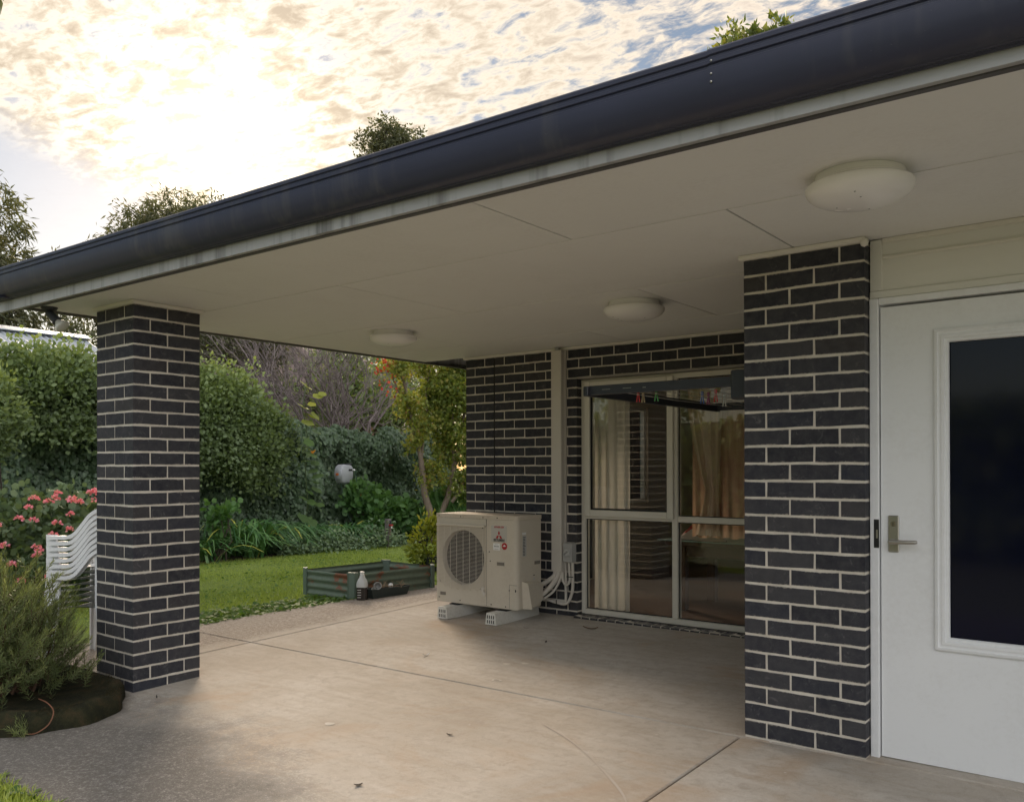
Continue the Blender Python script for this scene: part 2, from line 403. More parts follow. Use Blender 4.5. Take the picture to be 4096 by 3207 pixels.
def moss_mat():
    t = NT('mossy_edge'); c = t.coord(); n = t.noise(c, 9, 5, .7); n2 = t.noise(c, 90, 3, .7)
    k = t.ramp(n, [(.3, (.016, .016, .011)), (.5, (.032, .032, .016)), (.72, (.075, .050, .026))])
    return t.finish(t.principled(k, .95, 0, t.bump(n2, .9, .012), .2))
def ground_mat(name, cols, scale=6, bump=.5):
    t = NT(name); c = t.coord(); n = t.noise(c, scale, 6, .7); n2 = t.noise(c, scale * 11, 4, .7)
    k = t.ramp(t.math('ADD', t.math('MULTIPLY', n, .55), t.math('MULTIPLY', n2, .45)), [(.32 + .36 * i / (len(cols) - 1), q) for i, q in enumerate(cols)])
    return t.finish(t.principled(k, .95, 0, t.bump(n2, bump, .02), .2))
def far_brick_mat():
    t = NT('red_brown_brick'); c = t.coord(); oi = t.N('ShaderNodeObjectInfo')
    k = t.ramp(oi.outputs['Random'], [(0., (.15, .065, .048)), (.5, (.20, .092, .066)), (1., (.25, .125, .092))])
    return t.finish(t.principled(t.mix(.3, k, t.ramp(t.noise(c, 30, 4, .7), [(.3, (.1, .05, .04)), (.7, (.3, .17, .13))])), .9, 0, None, .2))

BRICK = brick_mat(); MORTAR = mortar_mat(); CONC = concrete_mat()
SOFFIT = paint('soffit_paint', (.82, .81, .78), .62, .025, 1.1, dirt=(.42, .38, .32), dirt_amt=.10)
WHITE_TRIM = paint('cream_trim', (.72, .69, .62), .5, .03, 2.)
FASCIA = fascia_mat('grey_fascia', (.42, .42, .42), (.10, .095, .09))
GUTTER = fascia_mat('dark_gutter', (.030, .033, .060), (.066, .066, .080))
DOORW = paint('white_door_paint', (.80, .81, .82), .38, .02, 1.5, dirt=(.50, .48, .45), dirt_amt=.16)
TRANSOM = paint('cream_board', (.72, .71, .65), .6, .02, 1.2)
FRAMEW = paint('cream_aluminium', (.70, .67, .59), .34, .02, 3., spec=.5)
ACB = paint('beige_steel', (.60, .545, .45), .42, .02, 1.6, dirt=(.36, .28, .20), dirt_amt=.16)
ACTOP = paint('beige_lid', (.60, .53, .43), .40, .06, 5., dirt=(.42, .28, .18), dirt_amt=.5)
PIPE = paint('off_white_pvc', (.62, .58, .52), .45, .04, 8.)
GREYPL = paint('grey_plastic', (.42, .42, .41), .45, .04, 8.)
PADW = paint('white_plastic_pad', (.72, .71, .66), .5, .05, 8., dirt=(.4, .35, .28), dirt_amt=.3)
BLACK = paint('black_plastic', (.012, .012, .013), .45, .1, 8.)
DARKM = paint('dark_charcoal_metal', (.030, .033, .042), .40, .1, 8.)
STEEL = paint('brushed_steel', (.42, .40, .36), .34, .06, 30., metal=1.)
CHAIRW = paint('white_plastic', (.78, .79, .80), .38, .03, 5., dirt=(.5, .48, .42), dirt_amt=.2)
LAMPW = paint('opal_lamp', (.90, .88, .86), .25, .02, 4.)
RED = paint('red_print', (.42, .018, .022), .5, .03)
PRINTK = paint('black_print', (.015, .015, .015), .5, .03)
STICK = paint('white_sticker', (.80, .80, .78), .45, .02)
GREYST = paint('grey_sticker', (.50, .50, .48), .35, .02)
GLASS = glass_mat(k=1.0)
RUST = rust_mat(); MOSS = moss_mat()
DARKGLASS = NT('dark_door_glass'); DARKGLASS = DARKGLASS.finish(DARKGLASS.principled((.003, .004, .016), .08, 0, None, .32))
IVYM = leaf_mat('ivy_leaf', [(0.078, 0.13, 0.075), (0.112, 0.172, 0.096), (0.15, 0.22, 0.12), (0.195, 0.27, 0.138), (0.32, 0.39, 0.18)], .25, .38, .5)
IVYL = leaf_mat('light_shrub_leaf', [(0.13, 0.18, 0.085), (0.168, 0.228, 0.102), (0.215, 0.28, 0.12), (0.275, 0.34, 0.14), (0.39, 0.44, 0.17)], .35)
GERM = leaf_mat('geranium_leaf', [(0.1, 0.155, 0.085), (0.14, 0.2, 0.108), (0.18, 0.245, 0.13), (0.24, 0.3, 0.16)], .3)
ROUNDM = leaf_mat('round_leaf', [(0.075, 0.169, 0.056), (0.122, 0.235, 0.075), (0.188, 0.319, 0.104)], .35)
AGAM = leaf_mat('strap_leaf', [(0.054, 0.134, 0.054), (0.083, 0.190, 0.068), (0.134, 0.268, 0.088), (0.208, 0.341, 0.121), (0.600, 0.583, 0.121)], .25, .32, .55)
NEEDM = leaf_mat('needle_leaf', [(0.11, 0.145, 0.062), (0.155, 0.195, 0.082), (0.22, 0.26, 0.11), (0.33, 0.36, 0.16)], .35)
GRASSM = leaf_mat('grass_blade', [(0.24, 0.31, 0.075), (0.32, 0.4, 0.1), (0.41, 0.49, 0.13), (0.5, 0.56, 0.2)], .45, .5, .3)
CLOVM = leaf_mat('clover_leaf', [(0.084, 0.168, 0.042), (0.126, 0.224, 0.049), (0.210, 0.294, 0.084)], .4)
GUMM = leaf_mat('gum_leaf', [(0.075, 0.085, 0.05), (0.1, 0.11, 0.06), (0.13, 0.135, 0.07), (0.17, 0.155, 0.08)], .35, .5)
CONIM = leaf_mat('dense_tree_leaf', [(0.08, 0.09, 0.055), (0.11, 0.12, 0.065), (0.15, 0.15, 0.08)], .3, .5)
ASHM = leaf_mat('pale_green_leaf', [(0.11, 0.15, 0.06), (0.16, 0.2, 0.075), (0.22, 0.25, 0.09), (0.28, 0.27, 0.1)], .45)
MAPLEM = leaf_mat('maple_leaf', [(.14, .19, .05), (.20, .25, .06), (.28, .30, .07), (.34, .29, .08), (.38, .20, .08)], .5) #[(0.119, 0.147, 0.035), (0.182, 0.203, 0.042), (0.266, 0.252, 0.056), (0.350, 0.224, 0.063), (0.378, 0.133, 0.063)], .45)
MAPLEA = leaf_mat('red_leaf', [(.40, .035, .035), (.45, .09, .05)], .4)
YELM = leaf_mat('yellow_leaf', [(0.168, 0.216, 0.042), (0.288, 0.312, 0.054), (0.432, 0.396, 0.072)], .45)
VINEM = leaf_mat('vine_leaf', [(0.085, 0.150, 0.046), (0.117, 0.195, 0.052), (0.390, 0.390, 0.058)], .4)
PETAL = leaf_mat('pink_petal', [(0.8, 0.22, 0.33), (0.86, 0.3, 0.41), (0.9, 0.42, 0.52)], .3, .5, .3)
ORANGEP = leaf_mat('orange_petal', [(.75, .30, .03), (.8, .38, .05)], .3)
TRUNK = bark_mat('grey_brown_bark', (.045, .035, .027), (.12, .10, .08))
PALEBARK = bark_mat('pale_bark', (.14, .105, .08), (.26, .205, .16))
TWIGM = bark_mat('bare_twig', (.14, .11, .105), (.29, .245, .235), 30)
STEMM = paint('green_stem', (.07, .10, .035), .6, .1)

# ------------------------------------------------------------------ leaf scatter
def scatter_mesh(name, tv, tf, P, D, Nn, S, rnd=None, jit=0.):
    """copies a leaf template to points P, axis D, normal Nn, size S"""
    P = np.asarray(P, float); D = np.asarray(D, float); Nn = np.asarray(Nn, float); S = np.asarray(S, float)
    D /= np.linalg.norm(D, axis=1, keepdims=True) + 1e-9
    side = np.cross(D, Nn); side /= np.linalg.norm(side, axis=1, keepdims=True) + 1e-9
    nn = np.cross(side, D)
    tv = np.asarray(tv, float); k = len(tv); n = len(P)
    V = P[:, None, :] + S[:, None, None] * (tv[None, :, 0, None] * side[:, None, :] + tv[None, :, 1, None] * D[:, None, :] + tv[None, :, 2, None] * nn[:, None, :])
    V = V.reshape(-1, 3)
    lt = np.array([len(f) for f in tf]); fl = np.concatenate([np.array(f) for f in tf])
    loops = (fl[None, :] + (np.arange(n) * k)[:, None]).reshape(-1)
    tot = np.tile(lt, n); start = np.concatenate([[0], np.cumsum(tot)[:-1]])
    me = bpy.data.meshes.new(name)
    me.vertices.add(len(V)); me.vertices.foreach_set('co', V.astype(np.float32).ravel())
    me.loops.add(len(loops)); me.loops.foreach_set('vertex_index', loops.astype(np.int32))
    me.polygons.add(len(tot)); me.polygons.foreach_set('loop_start', start.astype(np.int32)); me.polygons.foreach_set('loop_total', tot.astype(np.int32))
    me.update(calc_edges=True)
    if rnd is None: rnd = rng.random(n)
    a = me.attributes.new('rnd', 'FLOAT', 'POINT'); a.data.foreach_set('value', np.repeat(np.clip(rnd, 0, 1), k).astype(np.float32))
    return me
LEAF = ([(0, 0, 0), (.26, .38, .06), (0, 1, -.05), (-.26, .38, .06)], [(0, 1, 2), (0, 2, 3)])
LEAFW = ([(0, 0, 0), (.38, .30, .08), (.30, .70, .05), (0, 1, -.06), (-.30, .70, .05), (-.38, .30, .08)], [(0, 1, 2, 3), (0, 3, 4, 5)])
GUML = ([(0, 0, 0), (.11, .4, .03), (.03, 1, -.10), (-.11, .4, .03)], [(0, 1, 2), (0, 2, 3)])
IVY = ([(0, .05, 0), (.30, -.10, .04), (.52, .22, .08), (.30, .42, .05), (.36, .66, .06), (0, 1.0, -.06), (-.36, .66, .06), (-.30, .42, .05), (-.52, .22, .08), (-.30, -.10, .04)],
       [(0, 1, 2, 3), (0, 3, 4, 5), (0, 5, 6, 7), (0, 7, 8, 9)])
ROUND = ([(0, .1, 0)] + [(.5 * math.sin(t) * (1 + .08 * (-1) ** i), .5 - .5 * math.cos(t) * (1 + .08 * (-1) ** i), .10) for i, t in enumerate(np.linspace(.35, 2 * math.pi - .35, 10))],
         [(0, 1, 2, 3, 4), (0, 4, 5, 6, 7), (0, 7, 8, 9, 10)])
MAPLE = ([(0, 0, 0), (.40, .05, .05), (.22, .30, .03), (.50, .62, .02), (.16, .52, .04), (0, 1, -.05), (-.16, .52, .04), (-.50, .62, .02), (-.22, .30, .03), (-.40, .05, .05)],
         [(0, 1, 2), (0, 2, 3, 4), (0, 4, 5, 6), (0, 6, 7, 8), (0, 8, 9)])
BLADE = ([(-.03, 0, 0), (.03, 0, 0), (.024, .55, .05), (-.024, .55, .05), (0, 1, .22)], [(0, 1, 2, 3), (3, 2, 4)])
def randn(n, d=3): return rng.normal(size=(n, d))
def unit(a): return a / (np.linalg.norm(a, axis=1, keepdims=True) + 1e-9)
def leafobj(name, me, mat, parent=None, off=None, kind='stuff'):
    if parent is not None:
        o = np.array(root_of(parent).location); me.transform(Matrix.Translation(Vector(-o)))
    ob = link(name, me, mat, parent)
    if kind: ob['kind'] = kind
    return ob

# ------------------------------------------------------------------ ground, slabs, lawn
def gz(x, y):
    k = min(1., max(.1, (x + 5.3) / 1.2 * .9 + .1))
    return .0068 * x + .0287 * y * k
def grid(name, x0, x1, y0, y1, zf, nx, ny, mat, thick=.09, bev=.006, kind='structure', parent=None):
    m = MB(); xs = np.linspace(x0, x1, nx + 1); ys = np.linspace(y0, y1, ny + 1)
    vs = [(x, y, zf(x, y) - (bev if (i in (0, nx) or j in (0, ny)) else 0)) for j, y in enumerate(ys) for i, x in enumerate(xs)]
    fs = [(j * (nx + 1) + i, j * (nx + 1) + i + 1, (j + 1) * (nx + 1) + i + 1, (j + 1) * (nx + 1) + i) for j in range(ny) for i in range(nx)]
    rim = [i for i in range(nx + 1)] + [j * (nx + 1) + nx for j in range(1, ny + 1)] + [ny * (nx + 1) + i for i in range(nx - 1, -1, -1)] + [j * (nx + 1) for j in range(ny - 1, 0, -1)]
    b = len(vs); vs += [(vs[r][0], vs[r][1], vs[r][2] - thick) for r in rim]; n = len(rim)
    fs += [(rim[i], rim[(i + 1) % n], b + (i + 1) % n, b + i) for i in range(n)]
    m.add(vs, fs); o = m.build(name, mat, parent); tag(o, kind=kind); return o
def edged(a, b, n, e=.012):
    return a, b
SOIL = ground_mat('dark_soil', [(.022, .017, .012), (.045, .034, .024), (.075, .056, .040)], 7)
LAWNM = ground_mat('lawn_soil', [(.13, .17, .045), (.20, .26, .065), (.28, .35, .085)], 9)
NEUTRAL_LAWN = ground_mat('neutral_lawn', [(.13, .135, .075), (.20, .205, .115), (.28, .28, .165)], 9)  # muted lawn colour, set to keep green bounce off the soffit
o = MB().add([(-400, -400, -.16), (400, -400, -.16), (400, 400, -.16), (-400, 400, -.16)], [(0, 1, 2, 3)]).build('ground', NEUTRAL_LAWN); tag(o, kind='structure')
def slab(x0, x1, y0, y1, nx=8, ny=8):
    # fine row of verts along the rim so the arris is crisp
    m = MB(); e = .007
    xs = [x0] + list(np.linspace(x0 + e, x1 - e, nx)) + [x1]; ys = [y0] + list(np.linspace(y0 + e, y1 - e, ny)) + [y1]
    W = len(xs); H = len(ys)
    vs = [(x, y, gz(x, y) - (.006 if i in (0, W - 1) or j in (0, H - 1) else 0)) for j, y in enumerate(ys) for i, x in enumerate(xs)]
    fs = [(j * W + i, j * W + i + 1, (j + 1) * W + i + 1, (j + 1) * W + i) for j in range(H - 1) for i in range(W - 1)]
    rim = list(range(W)) + [j * W + W - 1 for j in range(1, H)] + [(H - 1) * W + i for i in range(W - 2, -1, -1)] + [j * W for j in range(H - 2, 0, -1)]
    b = len(vs); vs += [(vs[r][0], vs[r][1], vs[r][2] - .07) for r in rim]; n = len(rim)
    fs += [(rim[i], rim[(i + 1) % n], b + (i + 1) % n, b + i) for i in range(n)]
    m.add(vs, fs); return m
G = .005
pat = tag(empty('patio'), kind='structure')
for x0, x1, y0, y1 in ((-4.13 + G, -.02 - G, -2.46, -.015 - G), (-4.13 + G, -.02 + .15, -.015 + G, 2.25), (-.02 + G, 4.2, -2.46, -.015 - G), (-.02 + .15 + .006, 4.2, -.015 + G, .3)):
    slab(x0, x1, y0, y1, 24, 16).build('slab', CONC, pat)
pth = tag(empty('path'), kind='structure')
for y0, y1 in ((-2.46, -.015 - G), (-.015 + G, 5.2), (5.21, 10.)):
    slab(-5.2, -4.13 - G, y0, y1, 10, 18).build('slab', CONC, pth)
# dark bedding seen in the saw cuts
o = MB().add([(-5.19, -2.4, -.14), (4.1, -2.4, -.12), (4.1, 2.2, 0.0), (-4., 2.2, 0.0), (-5.19, 2.2, -.09)], [(0, 1, 2, 3, 4)]).build('slab_bedding', SOIL); tag(o, kind='structure')
lz = lambda x, y: -.055 - .012 * max(0, -5.2 - x) * .6 + .012 * math.sin(x * 1.7 + y * 1.1)
o = grid('lawn', -11.3, -5.19, -2.2, 10.5, lz, 40, 60, LAWNM, thick=.2); 
fz = lambda x, y: -.115 + .0068 * x * .5 + .006 * math.sin(x * 3 + y * 2)
for x0, x1 in ((-1.75, 1.2), (1.21, 4.2)):
    for y0, y1 in ((-5.4, -2.47), (-8.4, -5.41)): slab(x0, x1, y0, y1, 12, 12).build('slab', CONC, pat)  # unseen slabs added out front to bounce light onto soffit and door
o = grid('front_lawn', -9., -1.77, -9., -2.475, fz, 60, 30, NEUTRAL_LAWN, thick=.2)
o = grid('garden_bed_soil', -11.6, -9.9, -2.1, 10.4, lambda x, y: -.075 + .05 * min(1, (-9.9 - x) / .6), 8, 30, SOIL, thick=.1)

# grass
def grass(name, n, xr, yr, zf, size, label, keep=None, tall=1.):
    x = rng.uniform(*xr, n); y = rng.uniform(*yr, n)
    if keep is not None:
        k = keep(x, y); x, y = x[k], y[k]
    n = len(x); z = np.array([zf(a, b) for a, b in zip(x, y)])
    D = np.stack([rng.normal(0, .55, n), rng.normal(0, .55, n), np.ones(n)], 1); Nn = randn(n)
    s = rng.uniform(size[0], size[1], n) * (1 + .4 * np.sin(x * 2.3) * np.cos(y * 1.9)) * tall
    patch = .5 + .25 * np.sin(x * 1.3 + 1) * np.sin(y * .9) + .2 * rng.normal(size=n)
    tv = np.array(BLADE[0]); tv = tv * np.array([2.2, 1, 1])
    me = scatter_mesh(name, tv, BLADE[1], np.stack([x, y, z - .004], 1), D, Nn, s, patch)
    o = leafobj(name, me, GRASSM); tag(o, label, 'grass', kind='stuff'); return o
bedfoot = lambda x, y: ~((x > -6.05) & (x < -5.0) & (y > 1.95) & (y < 3.15))
grass('grass', 120000, (-10.4, -5.12), (-.6, 8.6), lz, (.020, .050), 'short green grass of the lawn beyond the patio', lambda x, y: bedfoot(x, y) & (x > -10.35 + .12 * (y - 3.6)) & (x < -5.15 - .10 * np.sin(y * 2.1)))
grass('edge_grass', 15000, (-3.6, -1.2), (-3.1, -2.44), fz, (.04, .085), 'tufts of grass beside the dark concrete at the front')
def clover(name, n, xr, yr, zf, s, label, keep=None, hz=.02):
    x = rng.uniform(*xr, n); y = rng.uniform(*yr, n)
    if keep is not None: k = keep(x, y); x, y = x[k], y[k]
    n = len(x); z = np.array([zf(a, b) for a, b in zip(x, y)]) + rng.uniform(.3, 1.6, n) * hz
    D = np.stack([rng.normal(size=n), rng.normal(size=n), rng.normal(0, .25, n)], 1); Nn = np.stack([rng.normal(0, .35, n), rng.normal(0, .35, n), np.ones(n)], 1)
    me = scatter_mesh(name, ROUND[0], ROUND[1], np.stack([x, y, z], 1), D, Nn, rng.uniform(s[0], s[1], n))
    o = leafobj(name, me, CLOVM); tag(o, label, 'ground cover', kind='stuff'); return o
clover('clover', 9000, (-10., -5.1), (-.4, 6.), lz, (.018, .038), 'clover and weeds scattered through the lawn', lambda x, y: bedfoot(x, y) & (np.sin(x * 3.1) * np.sin(y * 2.3 + 1) + rng.normal(0, .5, len(x)) > .1))
clover('weed_edge', 2200, (-5.75, -5.12), (.0, 2.0), lz, (.022, .048), 'leafy weeds along the path beside the garden bed', None, .03)
clover('front_clover', 450, (-3.3, -1.5), (-3.0, -2.43), fz, (.025, .055), 'clover leaves among the grass at the front', None, .03)

# ------------------------------------------------------------------ brickwork
ZT = 2.413; CO = .086; SOF = 2.435
_bcache = {}
def brick_mesh(lx, ly, lz_):
    key = (round(lx, 3), round(ly, 3), round(lz_, 3))
    L = _bcache.setdefault(key, [])
    if len(L) < 5:
        lx, ly, lz_ = lx - .0010, ly - .0010, lz_ - .0012; m = MB(); r = random.Random(hash(key) + len(L)); n = 3
        ax = 0 if lx >= ly else 1; vs = []; fs = []
        ext = [lx / 2, ly / 2, lz_ / 2]
        for i in range(n + 1):
            t = -1 + 2 * i / n
            for s1, s2 in ((-1, -1), (1, -1), (1, 1), (-1, 1)):
                p = [0, 0, 0]; p[ax] = ext[ax] * t + (r.uniform(-.0014, .0010) * t if i in (0, n) else 0); p[1 - ax] = ext[1 - ax] * s1 + r.uniform(-.0008, .0012) * s1; p[2] = ext[2] * s2 + r.uniform(-.0034, .0016) * s2
                vs.append(p)
        for i in range(n):
            for k in range(4):
                a = i * 4 + k; b = i * 4 + (k + 1) % 4; fs.append((a, b, b + 4, a + 4))
        fs += [(0, 1, 2, 3), tuple(n * 4 + k for k in range(4))]
        m.add(vs, fs); me = m.mesh('brick'); me.materials.append(BRICK); L.append(me); return me
    return random.choice(L)
def brick(parent, x0, x1, y0, y1, z0, z1):
    me = brick_mesh(x1 - x0, y1 - y0, z1 - z0); o = bpy.data.objects.new('brick', me); COL.objects.link(o); o.parent = parent
    p = root_of(parent).location
    o.location = ((x0 + x1) / 2 - p[0] + random.uniform(-.0006, .0006), (y0 + y1) / 2 - p[1] + random.uniform(-.0006, .0004), (z0 + z1) / 2 - p[2])
    return o
def rows(zbot):
    j = -1; out = []
    while True:
        zt = ZT - CO * j - .005 if j >= 0 else SOF - .002; zb = ZT - CO * (j + 1) + .005
        if zt <= zbot + .012: break
        out.append((j, max(zb, zbot), zt)); j += 1
    return out
R_IN = .0030   # joint depth
# left pillar 470 x 470
LX, LY = -3.981, -1.3275; LZ = gz(-3.75, -1.1) - .01
p = thing('brick_pillar', 'free-standing dark brick pillar at the open corner of the patio roof', 'pillar', (LX + .235, LY + .235, LZ), group='brick pillars of the patio')
for j, zb, zt in rows(LZ):
    if j % 2:   # two stretchers on the front and back
        for y in (LY, LY + .36):
            brick(p, LX, LX + .23, y, y + .11, zb, zt); brick(p, LX + .24, LX + .47, y, y + .11, zb, zt)
        for x in (LX, LX + .36): brick(p, x, x + .11, LY + .12, LY + .35, zb, zt)
    else:
        for x in (LX, LX + .36):
            brick(p, x, x + .11, LY, LY + .23, zb, zt); brick(p, x, x + .11, LY + .24, LY + .47, zb, zt)
        for y in (LY, LY + .36): brick(p, LX + .12, LX + .35, y, y + .11, zb, zt)
MB().box(LX + R_IN, LX + .47 - R_IN, LY + R_IN, LY + .47 - R_IN, LZ - .05, SOF - .004).build('mortar', MORTAR, p)
def mould(m, x0, x1, y0, y1):     # small quad bead round a pillar head
    m.sweep([(0, SOF - .003), (.022, SOF - .003), (.020, SOF - .016), (.012, SOF - .024), (0, SOF - .026)], (x0, y0, 0), (x1, y0, 0), (0, -1))
mm = MB(); mould(mm, LX - .02, LX + .49, LY, 0)
mm.sweep([(0, SOF - .003), (.022, SOF - .003), (.020, SOF - .016), (.012, SOF - .024), (0, SOF - .026)], (LX + .47, LY, 0), (LX + .47, LY + .49, 0), (1, 0))
mm.build('top_bead', WHITE_TRIM, p)

# right pillar 590 wide with the side wall behind it
p = thing('brick_pillar', 'wide dark brick pillar beside the white door', 'pillar', (.295, .055, 0.0), group='brick pillars of the patio')
for j, zb, zt in rows(-.005):
    if j % 2 == 0:
        brick(p, 0, .23, 0, .11, zb, zt); brick(p, .24, .47, 0, .11, zb, zt); brick(p, .48, .59, 0, .23, zb, zt)
    else:
        brick(p, 0, .11, 0, .23, zb, zt); brick(p, .12, .35, 0, .11, zb, zt); brick(p, .36, .59, 0, .11, zb, zt)
MB().box(R_IN, .59 - R_IN, R_IN, .24, -.05, SOF - .004).build('mortar', MORTAR, p)
mm = MB(); mould(mm, -.02, .597, 0, 0); mm.build('top_bead', WHITE_TRIM, p)
MB().lathe([(.002, -.022), (.014, -.016), (.021, 0), (.017, .014), (.004, .021)], (.592, -.008, SOF - .026), 12, 'Z').build('sealant_blob', WHITE_TRIM, p, smooth=60)
w = thing('brick_wall', 'dark brick side wall behind the wide pillar, facing the patio', 'wall', (.055, 1.2, 0), group='brick walls of the house')
m = MB()
for j, zb, zt in rows(.0):
    y = .24 if j % 2 else .12
    while y < 2.19:
        y1 = min(y + .23, 2.19)
        if y1 - y > .02: m.box(0, .11, y, y1, zb, zt)
        y += .24
o = m.build('bricks', BRICK, w); o['kind'] = 'stuff'
MB().box(R_IN, .10, .245, 2.19, -.05, SOF - .004).build('mortar', MORTAR, w)
# back wall
BX, BY = -3.764, 2.19; WX0, WX1 = -2.470, -.62; WZ0, WZ1 = .062, 2.150
w = thing('brick_wall', 'dark brick back wall around the large window behind the outdoor unit', 'wall', (-2.3, 2.25, .02), group='brick walls of the house')
rest = MB()
for j, zb, zt in rows(.015):
    cuts = [0, .235, .355] if j % 2 == 0 else [0, .115, .355]
    x = .475 if j % 2 == 0 else .595
    while x < 3.78: cuts.append(x); x += .24
    cuts.append(3.769)
    for a, b in zip(cuts[:-1], cuts[1:]):
        x0, x1 = BX + a + (.005 if a else 0), BX + b - .005
        if zt <= WZ1 + .02 and x0 < WX1 and x1 > WX0:       # opening
            if x0 < WX0 - .02: brick(w, x0, WX0, BY, BY + .11, zb, zt)
            if x1 > WX1 + .02: rest.box(WX1, x1, BY, BY + .11, zb, zt)
            continue
        if x1 - x0 < .015: continue
        if x0 > WX1 and zt < WZ1: rest.box(x0, x1, BY, BY + .11, zb, zt); continue
        brick(w, x0, x1, BY, BY + .11, zb, zt)
o = rest.build('hidden_bricks', BRICK, w); o['kind'] = 'stuff'
m = MB(); m.box(BX + R_IN, WX0 - R_IN, BY + R_IN, BY + .105, -.05, SOF - .004); m.box(WX0 - R_IN, WX1 + R_IN, BY + R_IN, BY + .105, WZ1 + .008, SOF - .004); m.box(WX1 + R_IN, -.0, BY + R_IN, BY + .105, -.05, SOF - .004)
m.build('mortar', MORTAR, w)
MB().box(BX + .3500, BX + .3600, BY - .0025, BY + .02, .03, SOF - .03).build('control_joint', paint('dark_sealant', (.012, .011, .011), .7), w)
MB().box(WX0 - .07, WX1 + .07, BY - .006, BY + .09, WZ1 - .004, WZ1 + .006).build('lintel', paint('grey_lintel', (.33, .31, .29), .5), w)
mm = MB(); mm.sweep([(0, SOF - .003), (.022, SOF - .003), (.020, SOF - .016), (.012, SOF - .024), (0, SOF - .026)], (BX - .02, BY, 0), (.0, BY, 0), (0, -1)); mm.build('top_bead', WHITE_TRIM, w)
x = WX0 + .004; k = 0                                    # brick-on-edge sill
while x < WX1 - .02:
    me = brick_mesh(.076, .17, .06); o = bpy.data.objects.new('sill_brick', me); COL.objects.link(o); o.parent = w
    o.location = (x + .038 + 2.3, 2.125 + .085 - 2.25, .036 - .02); o.rotation_euler = (rad(2), 0, random.uniform(-.01, .01)); x += .086
MB().box(WX0 + .002, WX1, 2.128, 2.29, -.02, .0625).build('sill_mortar', MORTAR, w)

# outer wall of the room, round the corner, with its own window
SIDEB = paint('side_brick', (.036, .035, .038), .85, .2, 20)
sw = thing('brick_wall', 'dark brick end wall of the house facing the garden', 'wall', (-3.71, 4.7, 0), group='brick walls of the house')
m = MB(); y0, y1, z0, z1 = 4.80, 5.56, .92, 2.12
m.box(BX, -3.66, BY + .112, 2.62, -.05, SOF); m.box(BX, -3.66, 4.30, y0, -.05, SOF); m.box(BX, -3.66, 2.62, 4.30, 2.12, SOF); m.box(BX, -3.66, 2.62, 4.30, -.05, .08); m.box(BX, -3.66, y1, 8.0, -.05, SOF); m.box(BX, -3.66, y0, y1, -.05, z0); m.box(BX, -3.66, y0, y1, z1, SOF); m.build('masonry', SIDEB, sw)
m = MB(); f = .045
for a in ((y0, y0 + f, z0, z1), (y1 - f, y1, z0, z1), (y0 + f, y1 - f, z0, z0 + f), (y0 + f, y1 - f, z1 - f, z1)): m.box(-3.73, -3.65, *a)
m.build('window_frame', paint('white_window_frame', (.8, .8, .78), .4), sw)
MB().box(-3.692, -3.688, y0 + f, y1 - f, z0 + f, z1 - f).build('pane', GLASS, sw)
for a in ((2.625, 3.45), (3.47, 4.295)): MB().box(-3.692, -3.688, a[0], a[1], .085, 2.115).build('pane', GLASS, sw)  # unseen glazed opening added to light the cream curtain from behind
MB().box(-3.73, -3.65, 3.44, 3.48, .085, 2.115).build('added_stile', FRAMEW, sw)

# ------------------------------------------------------------------ interior seen through the glass
INW = paint('room_wall_paint', (.68, .62, .52), .8); INF = paint('room_floor_vinyl', (.16, .10, .07), .4); INC = paint('room_ceiling_paint', (.75, .73, .68), .8)
for nm, b, mt in (('room_floor', (-3.65, 1.9, 2.31, 7.2, -.02, .075), INF), ('room_ceiling', (-3.65, 1.9, 2.31, 7.2, 2.44, 2.5), INC),
                  ('room_wall_side', (1.9, 2.0, 2.31, 7.3, -.02, 2.5), INW), ('room_wall_front', (-.615, 1.9, 2.312, 2.36, -.02, 2.5), INW)):
    tag(MB().box(*b).build(nm, mt), kind='structure')
m = MB(); m.box(-3.65, -.6, 7.2, 7.3, -.02, 2.5); m.box(1.4, 1.9, 7.2, 7.3, -.02, 2.5); m.box(-.6, 1.4, 7.2, 7.3, -.02, .7); m.box(-.6, 1.4, 7.2, 7.3, 2.15, 2.5); tag(m.build('room_wall_back', INW), kind='structure')
MB().box(-.6, 1.4, 7.24, 7.246, .7, 2.15).build('pane', GLASS, wn_added := tag(empty('window', (.4, 7.25, .7)), 'added unseen window in the rear room wall, backlighting the brown curtain', 'window', None, 'thing'))  # unseen opening added to backlight the brown curtain
m = MB(); m.box(-3.655, -3.62, 2.312, 2.62, -.02, 2.45); m.box(-3.655, -3.62, 4.30, y0, -.02, 2.45); m.box(-3.655, -3.62, 2.62, 4.30, 2.12, 2.45); m.box(-3.655, -3.62, 2.62, 4.30, -.02, .08); m.box(-3.655, -3.62, y1, 7.2, -.02, 2.45); m.box(-3.655, -3.62, y0, y1, -.02, z0); m.box(-3.655, -3.62, y0, y1, z1, 2.45)
tag(m.build('room_wall_end', INW), kind='structure')
